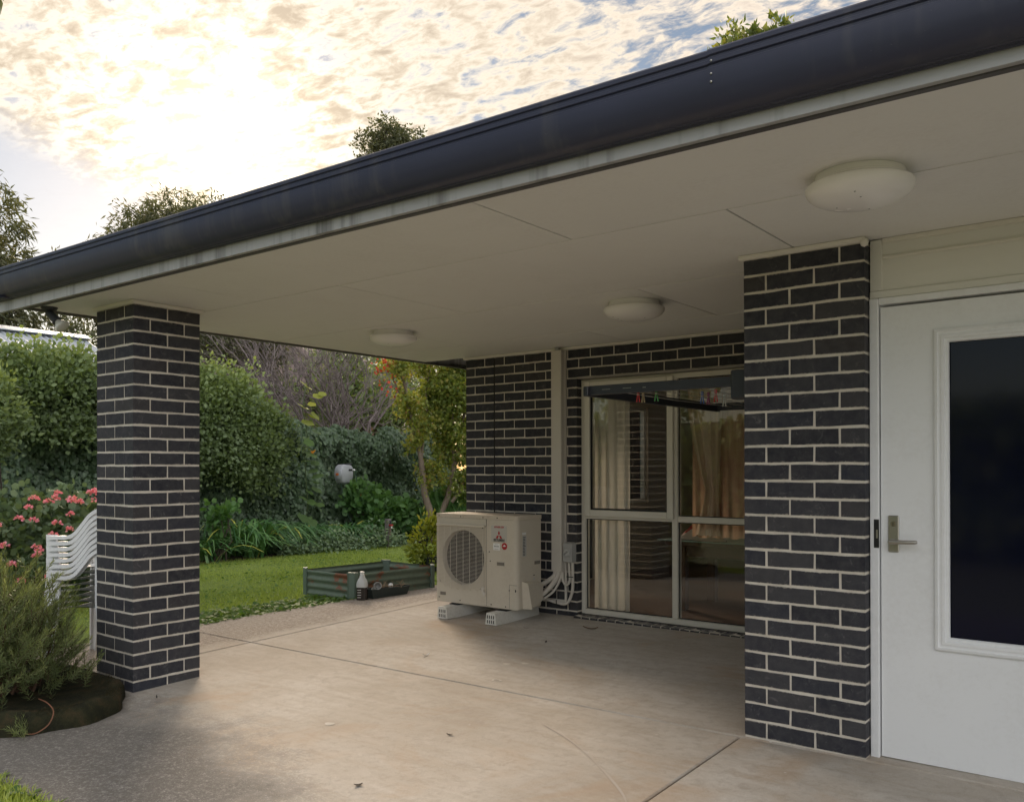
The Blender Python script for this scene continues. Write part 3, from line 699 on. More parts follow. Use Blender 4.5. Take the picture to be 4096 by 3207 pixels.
def curtain(name, label, x0, x1, y, z0, z1, mat, folds, amp, pinch=None):
    m = MB(); nx, nz = folds * 8, 14; vs = []; fs = []
    for j in range(nz + 1):
        t = j / nz; z = z0 + (z1 - z0) * t
        for i in range(nx + 1):
            u = i / nx; wd = 1.
            cx = 0
            if pinch:
                pz, pw, side = pinch; d = abs(z - pz) / (z1 - z0) * 2.; wd = pw + (1 - pw) * min(1, d) ** .8; cx = (1 - wd) * side
            x = x0 + (x1 - x0) * (u * wd + cx)
            vs.append((x, y + amp * math.sin(u * folds * 2 * math.pi + .4 * math.sin(3 * t)) * (.6 + .4 * math.sin(9 * u)), z + .006 * math.sin(u * 40)))
    fs = [(j * (nx + 1) + i, j * (nx + 1) + i + 1, (j + 1) * (nx + 1) + i + 1, (j + 1) * (nx + 1) + i) for j in range(nz) for i in range(nx)]
    m.add(vs, fs); o = m.build(name, mat, smooth=60); tag(o, label, 'curtain', 'curtains inside the window'); return o
curtain('curtain', 'cream curtain hanging at the hinged side of the window', -2.42, -2.06, 2.40, .10, 2.16, fabric_mat('cream_fabric', (.70, .65, .55), (.84, .79, .69)), 4, .035)
curtain('curtain', 'pale tan curtain tied back near the dividing frame of the window', -1.50, -1.20, 2.40, .80, 2.12, fabric_mat('brown_fabric', (.62, .48, .36), (.76, .62, .48)), 4, .03, (1.15, .35, .85))
curtain('curtain', 'wide brown curtain filling the upper pane beside the wide brick pillar', -1.50, -.63, 2.48, .78, 2.16, fabric_mat('tan_fabric', (.50, .30, .20), (.66, .44, .31), .45), 9, .03)
WOODD = paint('dark_table_wood', (.075, .035, .020), .35, .2, 9)
tb = thing('dining_table', 'dark wooden table with a glass top behind the window', 'table', (-1.1, 3.2, .075))
MB().bbox(-1.95, -.3, 2.85, 3.65, .66, .70, .006).build('table_top', WOODD, tb)
MB().bbox(-2.0, -.25, 2.80, 3.70, .703, .713, .003).build('glass_top', paint('green_glass_edge', (.30, .42, .38), .12), tb)
MB().box(-1.85, -.4, 2.93, 3.57, .56, .66).build('apron', WOODD, tb)
for x in (-1.86, -.5):
    for y in (2.90, 3.52): MB().bbox(x, x + .08, y, y + .08, .076, .66, .006).build('leg', WOODD, tb)
pl = thing('potted_plant', 'leafy plant in a dark vase on the table inside', 'plant', (-1.05, 3.05, .713))
MB().lathe([(.055, 0), (.075, .06), (.08, .14), (.06, .22), (.07, .25), (.055, .25), (.05, .2)], (-1.05, 3.05, .714), 20).build('vase', DARKM, pl, smooth=50)
n = 46; D = unit(np.stack([rng.normal(size=n), rng.normal(size=n), rng.uniform(.2, 1.1, n)], 1)); P = np.tile(np.array([[-1.05, 3.05, .95]]), (n, 1)) + D * rng.uniform(.02, .12, (n, 1))
leafobj('leaves', scatter_mesh('leaves', *LEAF, P, D, np.tile([[0, 0, 1.]], (n, 1)), rng.uniform(.16, .30, n)), IVYM, pl)
o = MB().lathe([(.05, 0), (.14, .012), (.155, .022), (.15, .024), (.05, .008)], (-1.05, 3.05, .716), 28).build('plate', STICK, smooth=50); o.location = (0, 0, -.0015); tag(o, 'pale plate under the dark vase on the table', 'plate')
def cloth(name, label, c, r, h, mat):
    m = MB(); n = 18; vs = [(c[0], c[1], c[2] + h)]; fs = []
    for k in range(1, 5):
        for i in range(n):
            t = 2 * math.pi * i / n; q = r * k / 4 * (1 + .22 * math.sin(3 * t + k) + .12 * math.sin(7 * t))
            vs.append((c[0] + q * math.cos(t), c[1] + q * .6 * math.sin(t), c[2] + max(.002, h * (1 - (k / 4) ** 1.6) * (1 + .4 * math.sin(5 * t + k)))))
    fs = [(0, 1 + i, 1 + (i + 1) % n) for i in range(n)] + [(1 + (k - 1) * n + i, 1 + k * n + i, 1 + k * n + (i + 1) % n, 1 + (k - 1) * n + (i + 1) % n) for k in range(1, 4) for i in range(n)]
    m.add(vs, fs); o = m.build(name, mat, smooth=60); tag(o, label, 'cloth'); return o
cloth('folded_cloth', 'crumpled pale cloth lying on the table inside', (-1.62, 2.98, .714), .24, .10, paint('pale_cloth', (.62, .52, .48), .9))
cloth('folded_cloth', 'crumpled red cloth behind the pale one on the table', (-1.72, 3.15, .714), .20, .13, paint('red_cloth', (.32, .03, .04), .9))
o = MB().bbox(-.82, -.55, 2.92, 3.10, .714, .745, .004).build('woven_mat', paint('orange_weave', (.40, .16, .07), .8, .3, 60)); tag(o, 'flat orange woven mat on the table by the pillar', 'mat')

# ------------------------------------------------------------------ window
wn = thing('window', 'large cream-framed window in the back wall with four panes', 'window', (-1.55, 2.28, .06))
yF, yB = 2.262, 2.335; fz0, fz1 = .0705, 2.140; MX = -1.552; TZ = .935
m = MB()
fr = MB(); fr.bbox(WX0, WX0 + .042, yF, yB, fz0, fz1, .003); fr.bbox(WX1 - .042, WX1, yF, yB, fz0, fz1, .003)
fr.bbox(WX0 + .043, WX1 - .043, yF, yB, fz1 - .042, fz1, .003); fr.bbox(WX0 + .043, WX1 - .043, yF - .012, yB, fz0, fz0 + .044, .003)
fr.build('frame', FRAMEW, wn)
MB().bbox(MX - .026, MX + .026, yF + .001, yB, fz0 + .045, fz1 - .043, .003).build('mullion', FRAMEW, wn)
for a, b in ((WX0 + .043, MX - .027), (MX + .027, WX1 - .043)): MB().bbox(a, b, yF + .002, yB, TZ - .024, TZ + .024, .003).build('transom', FRAMEW, wn)
# second vertical frame hidden behind the pillar in the view is not needed; sash on the garden side
sa = MB(); sx0, sx1, sz0, sz1 = WX0 + .046, MX - .003, TZ - .002, fz1 - .020; t_ = .058; ys0, ys1 = yF - .026, yF + .02
for b in ((sx0, sx0 + t_, sz0, sz1), (sx1 - t_, sx1, sz0, sz1), (sx0 + t_, sx1 - t_, sz0, sz0 + t_), (sx0 + t_, sx1 - t_, sz1 - t_, sz1)): sa.bbox(b[0] + .0005, b[1] - .0005, ys0, ys1, b[2] + .0005, b[3] - .0005, .004)
sh = sa.build('sash', FRAMEW, wn)
gk = MB(); g = .008
for b in ((sx0 + t_, sx0 + t_ + g, sz0 + t_, sz1 - t_), (sx1 - t_ - g, sx1 - t_, sz0 + t_, sz1 - t_), (sx0 + t_ + g, sx1 - t_ - g, sz0 + t_, sz0 + t_ + g), (sx0 + t_ + g, sx1 - t_ - g, sz1 - t_ - g, sz1 - t_)): gk.box(b[0], b[1], yF - .012, yF + .008, b[2], b[3])
gk.build('gasket', BLACK, sh)
def pane(x0, x1, z0, z1, y):
    MB().box(x0, x1, y, y + .005, z0, z1).build('pane', GLASS, wn)
    gm = MB(); gg = .007
    for b in ((x0, x0 + gg, z0, z1), (x1 - gg, x1, z0, z1), (x0 + gg, x1 - gg, z0, z0 + gg), (x0 + gg, x1 - gg, z1 - gg, z1)): gm.box(b[0], b[1], y - .006, y - .0005, b[2], b[3])
    gm.build('gasket', BLACK, wn)
pane(sx0 + t_ + g, sx1 - t_ - g, sz0 + t_ + g, sz1 - t_ - g, yF + .000)
pane(MX + .027, WX1 - .043, TZ + .0245, fz1 - .043, yF + .03)
pane(WX0 + .043, MX - .027, fz0 + .045, TZ - .0245, yF + .03)
pane(MX + .027, WX1 - .043, fz0 + .045, TZ - .0245, yF + .03)

# ------------------------------------------------------------------ door, its frame and the boards over it
df = thing('doorway_surround', 'white doorway surround with cream boards above, beside the wide pillar', 'doorway', (1.1, .12, .0))
m = MB(); m.bbox(.5935, .634, .062, .20, gz(.6, .07) - .012, 2.152, .003); m.bbox(1.566, 1.61, .062, .20, -.02, 2.152, .003); m.bbox(.6345, 1.5655, .062, .20, 2.122, 2.152, .003); m.build('jamb', DOORW, df)
MB().bbox(.594, 1.7, .070, .2, 2.1535, 2.188, .003).build('architrave', TRANSOM, df)
MB().bbox(.596, 1.7, .080, .2, 2.189, 2.347, .002).build('board', TRANSOM, df)
MB().bbox(.596, 1.7, .084, .2, 2.3475, 2.432, .002).build('board', TRANSOM, df)
MB().bbox(.5945, .648, .074, .0835, 2.189, 2.43, .002).build('edge_strip', TRANSOM, df)
MB().bbox(.650, 1.7, .074, .0795, 2.336, 2.350, .002).build('cover_strip', WHITE_TRIM, df)
MB().bbox(.650, 1.7, .072, .0835, 2.412, 2.4335, .002).build('cornice', WHITE_TRIM, df)
sk = MB().box(.612, .6345, .0605, .0635, .985, 1.118); sk.build('strike_plate', BLACK, df)
MB().box(.622, .630, .059, .0604, 1.03, 1.07).build('latch_slot', STEEL, df)
MB().box(.6345, 1.5655, .10, .16, -.03, gz(1., .1) + .006).build('threshold', paint('dark_threshold', (.02, .02, .02), .6), df)
dr = thing('door', 'white door with a dark framed glass panel and lever handle', 'door', (1.1, .12, .01))
dl, drr, db, dt = .640, 1.560, .012, 2.110; gx0, gx1, gz0_, gz1_ = .934, 1.270, .600, 1.922
m = MB(); yd0, yd1 = .078, .118
ro = [(dl, db), (drr, db), (drr, dt), (dl, dt)]; ri = [(gx0 - .01, gz0_ - .01), (gx1 + .01, gz0_ - .01), (gx1 + .01, gz1_ + .01), (gx0 - .01, gz1_ + .01)]
m.add([(x, y, z) for y in (yd0, yd1) for q in (ro, ri) for x, z in q], [(i, (i + 1) % 4, 4 + (i + 1) % 4, 4 + i) for i in range(4)] + [(8 + i, 8 + (i + 1) % 4, 12 + (i + 1) % 4, 12 + i) for i in range(4)] + [(i, (i + 1) % 4, 8 + (i + 1) % 4, 8 + i) for i in range(4)] + [(4 + i, 4 + (i + 1) % 4, 12 + (i + 1) % 4, 12 + i) for i in range(4)])
m.build('door_leaf', DOORW, dr)
b = .064; fr = MB()
prof = [(0, 0), (.004, -.014), (.016, -.017), (.020, -.013), (.028, -.013), (.032, -.016), (.044, -.016), (.048, -.011), (.060, -.009), (.064, 0)]
def mitre(mb, x0, x1, z0, z1, horiz, top):
    pass
cs = [(gx0 - b, gz0_ - b), (gx1 + b, gz0_ - b), (gx1 + b, gz1_ + b), (gx0 - b, gz1_ + b)]; ci = [(gx0, gz0_), (gx1, gz0_), (gx1, gz1_), (gx0, gz1_)]
for i in range(4):
    fr = MB(); n = len(prof); vs = []
    for q in (i, (i + 1) % 4):
        for d, h in prof:
            t = d / b; vs.append((cs[q][0] + (ci[q][0] - cs[q][0]) * t, yd0 + h - .0005, cs[q][1] + (ci[q][1] - cs[q][1]) * t))
    fr.add(vs, [(k, k + 1, k + 1 + n, k + n) for k in range(n - 1)] + [tuple(range(n)), tuple(range(n, 2 * n))])
    fr.build('panel_trim', DOORW, dr)
MB().box(gx0 - .008, gx1 + .008, yd0 + .012, yd0 + .020, gz0_ - .008, gz1_ + .008).build('glass', DARKGLASS, dr)
h = MB().bbox(.672, .720, yd0 - .010, yd0 - .0005, .968, 1.138, .004).build('handle_plate', STEEL, dr)
lv = MB(); lv.tube([(.690, yd0 - .010, 1.018), (.690, yd0 - .045, 1.018)], .0105, 12)
lv.tube([(.690, yd0 - .048, 1.018), (.715, yd0 - .052, 1.0185), (.760, yd0 - .053, 1.020), (.797, yd0 - .051, 1.021), (.803, yd0 - .044, 1.021)], [.012, .0105, .0095, .0095, .008], 12); lv.build('lever', STEEL, h, smooth=40)
MB().lathe([(.010, 0), (.012, -.004), (.010, -.007), (.003, -.0072)], (.697, yd0 - .010, 1.100), 16, 'Y').build('lock_cylinder', paint('dull_brass', (.30, .27, .20), .35, metal=1.), h, smooth=40)
MB().box(.6955, .6985, yd0 - .0185, yd0 - .017, 1.092, 1.106).build('keyhole', BLACK, h)
m = MB().bbox(drr + .055, 4.2, .0, .11, -.05, SOF - .004, .002); o = m.build('brick_wall', SIDEB); tag(o, 'dark house wall on the far side of the white door', 'wall', 'brick walls of the house', 'thing')

# ------------------------------------------------------------------ patio roof
rf = thing('patio_roof', 'wide flat-soffit roof with dark gutter over the patio', 'roof', (0, 0, SOF))
EY = lambda x: -1.588 + .0155 * x                     # the eave runs a touch out of square
EXL = -4.345
def panel(x0, x1, y0, y1, front=False):
    m = MB(); z0, z1 = SOF, SOF + .006; g = .0042
    x0 += g; x1 -= g; y1 -= g
    ya, yb = (EY(x0), EY(x1)) if front else (y0 + g, y0 + g)
    b = .0015
    vs = [(x0, ya, z1), (x1, yb, z1), (x1, y1, z1), (x0, y1, z1), (x0, ya, z0 + b), (x1, yb, z0 + b), (x1, y1, z0 + b), (x0, y1, z0 + b), (x0 + b, ya + b, z0), (x1 - b, yb + b, z0), (x1 - b, y1 - b, z0), (x0 + b, y1 - b, z0)]
    fs = [(0, 1, 2, 3), (8, 9, 10, 11)] + [(i, (i + 1) % 4, 4 + (i + 1) % 4, 4 + i) for i in range(4)] + [(4 + i, 4 + (i + 1) % 4, 8 + (i + 1) % 4, 8 + i) for i in range(4)]
    m.add(vs, fs); m.build('soffit_panel', SOFFIT, rf)
for y0, y1, xs in ((-1.6, -.80, (EXL, -2.92, -.51, 1.89, 4.2)), (-.80, .355, (EXL, -2.16, .26, 2.66, 4.2)), (.355, 1.512, (EXL, -3.23, -.83, .6)), (1.512, 2.20, (EXL, -1.95, .6))):
    for a, b_ in zip(xs[:-1], xs[1:]): panel(a, b_, y0, y1, y0 == -1.6)
for a, b_ in ((-.002, .6),): pass
for y, x1 in ((.355, -.005), (1.512, -.005)): MB().bbox(EXL + .01, x1, y - .007, y + .007, SOF - .004, SOF - .0004, .0015).build('joint_strip', SOFFIT, rf)
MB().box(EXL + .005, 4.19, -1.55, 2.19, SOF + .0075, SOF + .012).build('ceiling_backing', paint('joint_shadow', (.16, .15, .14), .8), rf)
fx = lambda x, d: (x, EY(x) - d)
def sweepx(prof, x0, x1, dz0, dz1):
    m = MB(); ux = (-.0155 * 0, -1.0)
    m.sweep(prof, (x0, EY(x0), dz0), (x1, EY(x1), dz1), (0, -1)); return m
sweepx([(-.004, 2.424), (.020, 2.424), (.020, 2.62), (-.004, 2.62)], EXL - .34, 4.3, 0, 0).build('fascia', FASCIA, rf)
MB().box(EXL - .022, EXL + .004, EY(EXL) + .004, 9., 2.424, 2.62).build('fascia', FASCIA, rf)
sweepx([(-.030, SOF - .016), (-.0045, SOF - .016), (-.0045, SOF + .004), (-.030, SOF + .004)], EXL + .03, 4.3, 0, 0).build('eave_shade_strip', paint('eave_shade_dark', (.085, .080, .082), .5), rf)  # dark strip: shade under the fascia put into its colour
MB().box(EXL + .0045, EXL + .030, EY(EXL) + .03, 2.9, SOF - .014, SOF + .004).build('eave_shade_strip', paint('eave_shade_grey', (.10, .095, .09), .5), rf)  # same painted shade line along the garden-side fascia
GP = [(.0205, -.180), (.026, -.186), (.032, -.186), (.036, -.181), (.045, -.184), (.052, -.184), (.056, -.180), (.070, -.179), (.092, -.166), (.108, -.142), (.118, -.110), (.122, -.075), (.122, -.058), (.115, -.054), (.115, -.046), (.122, -.042), (.122, -.030), (.117, -.027), (.117, -.020), (.123, -.016), (.123, -.003), (.117, .004), (.108, .004), (.103, -.003), (.103, -.016)]
gut = lambda x: 2.655 - .005 * x
def gutter(x0, x1, g=0.):
    m = MB(); n = len(GP); vs = []
    for x in (x0, x1):
        for d, z in GP: vs.append((x, EY(x) - d - (g if d > .03 else 0), gut(x) + z - (g if z < -.1 else -g)))
    m.add(vs, [(i, i + 1, i + 1 + n, i + n) for i in range(n - 1)]); return m
gA = gutter(EXL - .36, .625).build('gutter', GUTTER, rf, smooth=28)
gB = gutter(.60, 4.3, .0018).build('gutter', GUTTER, rf, smooth=28)
for zz in (-.035, -.075, -.10): MB().lathe([(.004, 0), (.0035, -.002), (.001, -.003)], (.612, EY(.61) - .1235, gut(.61) + zz), 8, 'Y').build('rivet', STEEL, gB, smooth=50)
# garden-side gutter
m = MB(); n = len(GP); vs = []
for y in (EY(EXL) - .1, 9.):
    for d, z in GP: vs.append((EXL - .022 - d, y, gut(EXL) + z))
m.add(vs, [(i, i + 1, i + 1 + n, i + n) for i in range(n - 1)]); m.build('gutter', GUTTER, rf, smooth=28)
m = MB(); TILE = paint('grey_roof_tile', (.06, .058, .058), .7, .2, 5)
e = [(EXL - .1, EY(EXL) - .08), (4.3, EY(4.3) - .08), (9, EY(4.3) - .08), (9, 9), (EXL - .1, 9)]
rz = 2.66
m.add([(EXL - .05, -1.66, rz), (9, -1.60, rz), (9, 9, rz), (EXL - .05, 9, rz), (.8, 3.7, rz + 1.9), (9, 3.7, rz + 1.9)], [(0, 1, 5, 4), (1, 2, 5), (2, 3, 4, 5), (3, 0, 4), (3, 2, 1, 0)]); m.build('roof_cover', TILE, rf)

# ------------------------------------------------------------------ ceiling lights
def ceiling_light(x, y, r, label):
    t = thing('ceiling_light', label, 'light', (x, y, SOF), group='round ceiling lights under the patio roof'); k = r / .2
    b = MB().lathe([(.166, -.0005), (.168, -.022), (.172, -.024), (.172, -.032), (.160, -.033)], (0, 0, 0), 48); o = b.build('base_ring', LAMPW, t, world=False, smooth=40); o.scale = (k, k, k)
    pr = [(.176, -.0335), (.190, -.036), (.199, -.042), (.2, -.048)] + [(.2 * math.cos(a) ** .82, -.048 - .072 * math.sin(a)) for a in np.linspace(.12, 1.5, 12)]
    d = MB().lathe(pr, (0, 0, 0), 56); o = d.build('diffuser', LAMPW, t, world=False, smooth=50); o.scale = (k, k, k)
    s = MB()
    for i in range(4):
        a = random.uniform(0, 6.28); q = random.uniform(.06, .16); s.box(q * math.cos(a) - .003, q * math.cos(a) + .003, q * math.sin(a) - .002, q * math.sin(a) + .002, -.048 - .072 * math.sin(math.acos(min(1, (q / .2) ** 1.22))) - .001, -.048 - .072 * math.sin(math.acos(min(1, (q / .2) ** 1.22))) + .004)
    s.build('dead_insects', BLACK, t, world=False).scale = (k, k, k)
    return t
ceiling_light(.823, -.895, .190, 'nearest and largest looking round ceiling light, above the white door')
ceiling_light(-1.052, .725, .198, 'round ceiling light before the back wall, between the other two')
ceiling_light(-3.165, .622, .190, 'round ceiling light farthest from the door, near the garden side')

# spotlight under the corner of the eave
t = thing('spotlight', 'dark swivel spotlight with a bare reflector bulb under the roof corner', 'light', (-4.205, -1.535, SOF))
MB().lathe([(.052, -.0005), (.052, -.006), (.044, -.018), (.020, -.024), (.010, -.025)], (0, 0, 0), 28).build('base', DARKM, t, world=False, smooth=40)
ax = Vector((.62, .38, -.72)).normalized(); p0 = Vector((-.012, 0, -.030))
MB().tube([(-.004, 0, -.02), (-.012, 0, -.036)], .011, 10).build('swivel', DARKM, t, world=False)
def along(prof, c, d, n=24):
    m = MB().lathe(prof, (0, 0, 0), n); q = d.to_track_quat('Z', 'Y'); m.v = [tuple(q @ Vector(v) + c) for v in m.v]; return m
along([(.014, -.008), (.024, 0), (.026, .02), (.029, .075), (.033, .088), (.030, .09)], p0, ax).build('lamp_holder', DARKM, t, world=False, smooth=40)
along([(.016, .086), (.022, .098), (.036, .120), (.047, .138), (.0475, .143), (.044, .147), (.030, .153), (.008, .156)], p0, ax, 28).build('bulb', paint('frosted_bulb', (.56, .56, .52), .25), t, world=False, smooth=50)

# ------------------------------------------------------------------ outdoor unit
X0, X1, Y0, Y1, Z0, Z1 = -3.642, -2.712, 1.640, 1.980, .150, .948
ac = thing('outdoor_unit', 'beige air-conditioner outdoor unit standing on white feet', 'air conditioner', (-3.177, 1.81, Z0))
m = MB(); SEAM = -3.052
cr = .045
def rounded(x0, x1, y0, y1, z0, z1, rr, mb):
    poly = [(x0, y1), (x0, y0)]
    for a in np.linspace(-math.pi / 2, 0, 6): poly.append((x1 - rr + rr * math.cos(a), y0 + rr + rr * math.sin(a)))
    poly.append((x1, y1)); mb.prism(poly, lambda u, v, k: (u, v, z1 if k else z0))
zl = Z1 - .036
# front-left panel with the round air outlet
fx0, fx1, fz0_, fz1_ = X0, SEAM - .0015, Z0 + .002, zl - .002; FC = (-3.325, .562); FR = .245
m = MB(); nseg = 48; ring = []; outer = []
for i in range(nseg):
    a = 2 * math.pi * i / nseg; ring.append((FC[0] + FR * math.cos(a), FC[1] + FR * math.sin(a)))
    dx, dz = math.cos(a), math.sin(a); tt = min(((fx1 - FC[0]) / dx if dx > 1e-6 else (fx0 - FC[0]) / dx if dx < -1e-6 else 9), ((fz1_ - FC[1]) / dz if dz > 1e-6 else (fz0_ - FC[1]) / dz if dz < -1e-6 else 9)); outer.append((FC[0] + dx * tt, FC[1] + dz * tt))
vs = [(x, Y0, z) for x, z in outer] + [(x, Y0, z) for x, z in ring] + [(FC[0] + (x - FC[0]) * .97, Y0 + .05, FC[1] + (z - FC[1]) * .97) for x, z in ring]
fs = [(i, (i + 1) % nseg, nseg + (i + 1) % nseg, nseg + i) for i in range(nseg)] + [(nseg + i, nseg + (i + 1) % nseg, 2 * nseg + (i + 1) % nseg, 2 * nseg + i) for i in range(nseg)]
# corner fills
for cx_, cz_ in ((fx0, fz0_), (fx1, fz0_), (fx1, fz1_), (fx0, fz1_)):
    best = sorted(range(nseg), key=lambda i: (outer[i][0] - cx_) ** 2 + (outer[i][1] - cz_) ** 2)[:2]; vs.append((cx_, Y0, cz_)); fs.append((best[0], best[1], len(vs) - 1))
m.add(vs, fs); m.build('fan_panel', ACB, ac, smooth=35)
m = MB(); rounded(SEAM + .0015, X1, Y0, Y1, Z0 + .002, zl - .002, cr, m); m.build('service_panel', ACB, ac, smooth=30)
MB().box(X0 + .001, SEAM - .002, Y0 + .10, Y1, Z0 + .002, zl - .002).build('rear_casing', BLACK, ac)
MB().box(X0, X0 + .002, Y0 + .001, Y1, Z0 + .002, zl - .002).build('end_panel', ACB, ac)
m = MB(); rounded(X0 - .003, X1 + .003, Y0 - .003, Y1 + .003, zl, Z1, cr, m); m.build('lid', ACTOP, ac, smooth=30)
MB().box(X0 + .004, X1 - .004, Y0 + .004, Y1 - .004, Z0 - .004, Z0 + .0015).build('base_pan', ACB, ac)
# fan
fn = MB()
for k in range(3):
    a0 = k * 2 * math.pi / 3; vs = []
    for i in range(9):
        u = i / 8
        for r_ in (.05, .14, .225):
            a = a0 + u * 1.5 + .3 * (r_ - .05) / .175; vs.append((FC[0] + r_ * math.cos(a), Y0 + .052 + .036 * u, FC[1] + r_ * math.sin(a)))
    fn.add(vs, [(i * 3 + j, i * 3 + j + 1, i * 3 + j + 4, i * 3 + j + 3) for i in range(8) for j in (0, 1)])
fn.lathe([(.06, .050), (.055, .040), (.01, .036)], (FC[0], Y0, FC[1]), 20, 'Y'); fn.build('fan', BLACK, ac, smooth=40)
# wire guard: horizontal wires bent over a few uprights
gd = MB(); gx0_, gx1_, gzb, gzt = -3.630, -3.062, .285, .838; zz = gzt - .012; k = 0; yg = Y0 - .022
while zz > gzb:
    a = gx0_; b_ = gx1_
    if zz < .34: a = gx0_ + (.34 - zz) * 3.2; b_ = gx1_ - (.34 - zz) * 1.2
    gd.tube([(a, Y0 - .002, zz), (a + .004, yg, zz), (b_ - .004, yg, zz), (b_, Y0 - .002, zz)], .0016, 4); zz -= .0118
for i in range(8):
    x = gx0_ + .02 + i * (gx1_ - gx0_ - .04) / 7; lo = gzb + (.05 if i == 0 else .015 if i == 1 else 0)
    gd.tube([(x, yg + .003, gzt), (x, yg + .003, lo), (x, Y0 - .001, lo - .012)], .0022, 4)
gd.build('fan_guard', paint('cream_wire', (.66, .61, .52), .4), ac)
MB().bbox(gx0_, gx1_ + .004, yg - .004, Y0 - .0005, gzt, gzt + .020, .003).build('guard_rail', ACB, ac)
sc_ = MB()
for x, z in ((X0 + .03, zl + .014), (-3.35, zl + .014), (-3.09, zl + .014), (-2.93, zl + .014), (-3.02, .63), (-3.01, .55), (X0 + .03, .185), (-3.36, .175), (-3.0, .172), (-2.84, .168), (-2.80, .31), (-3.6, .33), (-3.075, .835)):
    sc_.lathe([(.0055, 0), (.0045, -.003), (.001, -.0035)], (x, Y0 - .0012 - (.002 if z > zl else 0) - (.0235 if z == .835 else 0), z), 8, 'Y')
sc_.build('screw', PRINTK, ac)
def recess(nm, bx):
    x0, x1, z0, z1 = bx; r = MB()
    r.bbox(x0, x1, Y0 - .004, Y0 - .0004, z1, z1 + .006, .001); r.bbox(x0, x1, Y0 - .004, Y0 - .0004, z0 - .005, z0, .001); r.bbox(x0 - .006, x0, Y0 - .004, Y0 - .0004, z0 - .005, z1 + .006, .001); r.bbox(x1, x1 + .006, Y0 - .004, Y0 - .0004, z0 - .005, z1 + .006, .001)
    q = r.build(nm, ACB, ac); MB().box(x0, x1, Y0 - .0012, Y0 - .0004, z0, z1).build('handle_hollow', paint('hollow_shade', (.20, .18, .15), .7), q)  # flat plate; the recess shade is put into its darker beige
recess('handle', (-2.935, -2.852, .517, .546)); recess('handle', (-3.60, -3.53, .208, .236))
# rear-side handle and side labels
r = MB(); r.bbox(X1 + .0004, X1 + .004, 1.873, 1.966, .548, .555, .001); r.bbox(X1 + .0004, X1 + .004, 1.873, 1.966, .511, .518, .001); r.bbox(X1 + .0004, X1 + .004, 1.873, 1.879, .518, .548, .001); q = r.build('handle', ACB, ac)
MB().box(X1 + .0003, X1 + .001, 1.879, 1.966, .518, .548).build('handle_hollow', paint('hollow_shade_side', (.22, .20, .17), .7), q)  # flat plate again, darkened to stand for the shaded hollow
lb = MB().box(X1 + .0003, X1 + .0008, 1.712, 1.766, .600, .778).build('rating_label', GREYST, ac)
m = MB()
for i in range(13): m.box(X1 + .0009, X1 + .0012, 1.716, 1.716 + random.uniform(.025, .045), .608 + i * .0128, .613 + i * .0128)
m.build('fine_print', PRINTK, lb)
MB().box(X1 + .0003, X1 + .0008, 1.708, 1.762, .786, .806).build('label', STICK, ac)
wl = MB().prism([(1.862, .385), (1.892, .385), (1.877, .415)], lambda u, v, k: (X1 + .0003 + .0006 * k, u, v)).build('warning_label', GREYST, ac)
MB().box(X1 + .0003, X1 + .0009, 1.864, 1.890, .424, .430).build('warning_print', PRINTK, ac)
# valve cover: bulging box on the side
cv = MB(); poly = [(1.700, .390), (1.900, .372), (1.944, .296), (1.944, .205), (1.75, .165), (1.715, .152)]
cv.prism(poly, lambda u, v, k: (X1 - .001 + (.0 if k == 0 else 1) * (.085 - .035 * (u > 1.93) - .03 * (v > .38)), u + (.02 * k if u < 1.72 else 0), v - (.02 * k if v > .36 else 0))); cv.build('valve_cover', ACB, ac, smooth=20)
MB().lathe([(.013, 0), (.013, -.002), (.001, -.0025)], (-2.742, Y0 + .0055, .31), 16, 'Y').build('cable_plug', BLACK, ac)
ln = MB(); ln.box(-2.80, -2.7205, Y0 - .0007, Y0 + .002, .356, .3585); ln.box(-2.80, -2.7975, Y0 - .0007, Y0 + .002, .155, .356); ln.build('panel_gap', paint('gap_grey', (.16, .145, .12), .8), ac)
ct = MB(); ct.add([(-3.105, Y0 - .018, .31), (-3.085, Y0 - .020, .325), (-3.06, Y0 - .015, .312), (-3.075, Y0 - .019, .285), (-3.05, Y0 - .012, .262), (-3.072, Y0 - .014, .235), (-3.092, Y0 - .016, .262)], [(0, 1, 3), (1, 2, 3), (0, 3, 6), (3, 4, 6), (4, 5, 6)]); ct.build('torn_tie', PIPE, ac)
# printing
def text(s, size, loc, mat, parent, nm='lettering', shear=0., bold=0., sx=1.):
    c = bpy.data.curves.new('txt', 'FONT'); c.body = s; c.size = size; c.align_x = 'CENTER'; c.align_y = 'CENTER'; c.shear = shear; c.extrude = .0003; c.offset = bold; c.resolution_u = 2
    o = bpy.data.objects.new('txt', c); COL.objects.link(o); bpy.context.view_layer.update()
    dg = bpy.context.evaluated_depsgraph_get(); me = bpy.data.meshes.new_from_object(o.evaluated_get(dg)); bpy.data.objects.remove(o)
    T = Matrix.Translation(Vector(loc) - Vector(root_of(parent).location)) @ Matrix.Rotation(rad(90), 4, 'X') @ Matrix.Diagonal((sx, 1, 1, 1)); me.transform(T); me.materials.clear(); me.materials.append(mat)
    return link(nm, me, mat, parent)
lp = MB().box(-2.999, -2.825, Y0 - .0014, Y0 - .0004, .722, .861).build('name_plate', paint('silver_plate', (.50, .48, .43), .35), ac)
yt = Y0 - .0019
text('INVERTER', .0215, (-2.912, yt, .848), RED, lp, shear=.25, bold=.0006, sx=1.12)
def rh(nm, pts): MB().prism(pts, lambda u, v, k: (u, Y0 - .0016 - .0006 * k, v)).build(nm, RED, lp)
cxl, cyl, s_ = -2.912, .776, .0205; hh = s_ * math.sqrt(3)
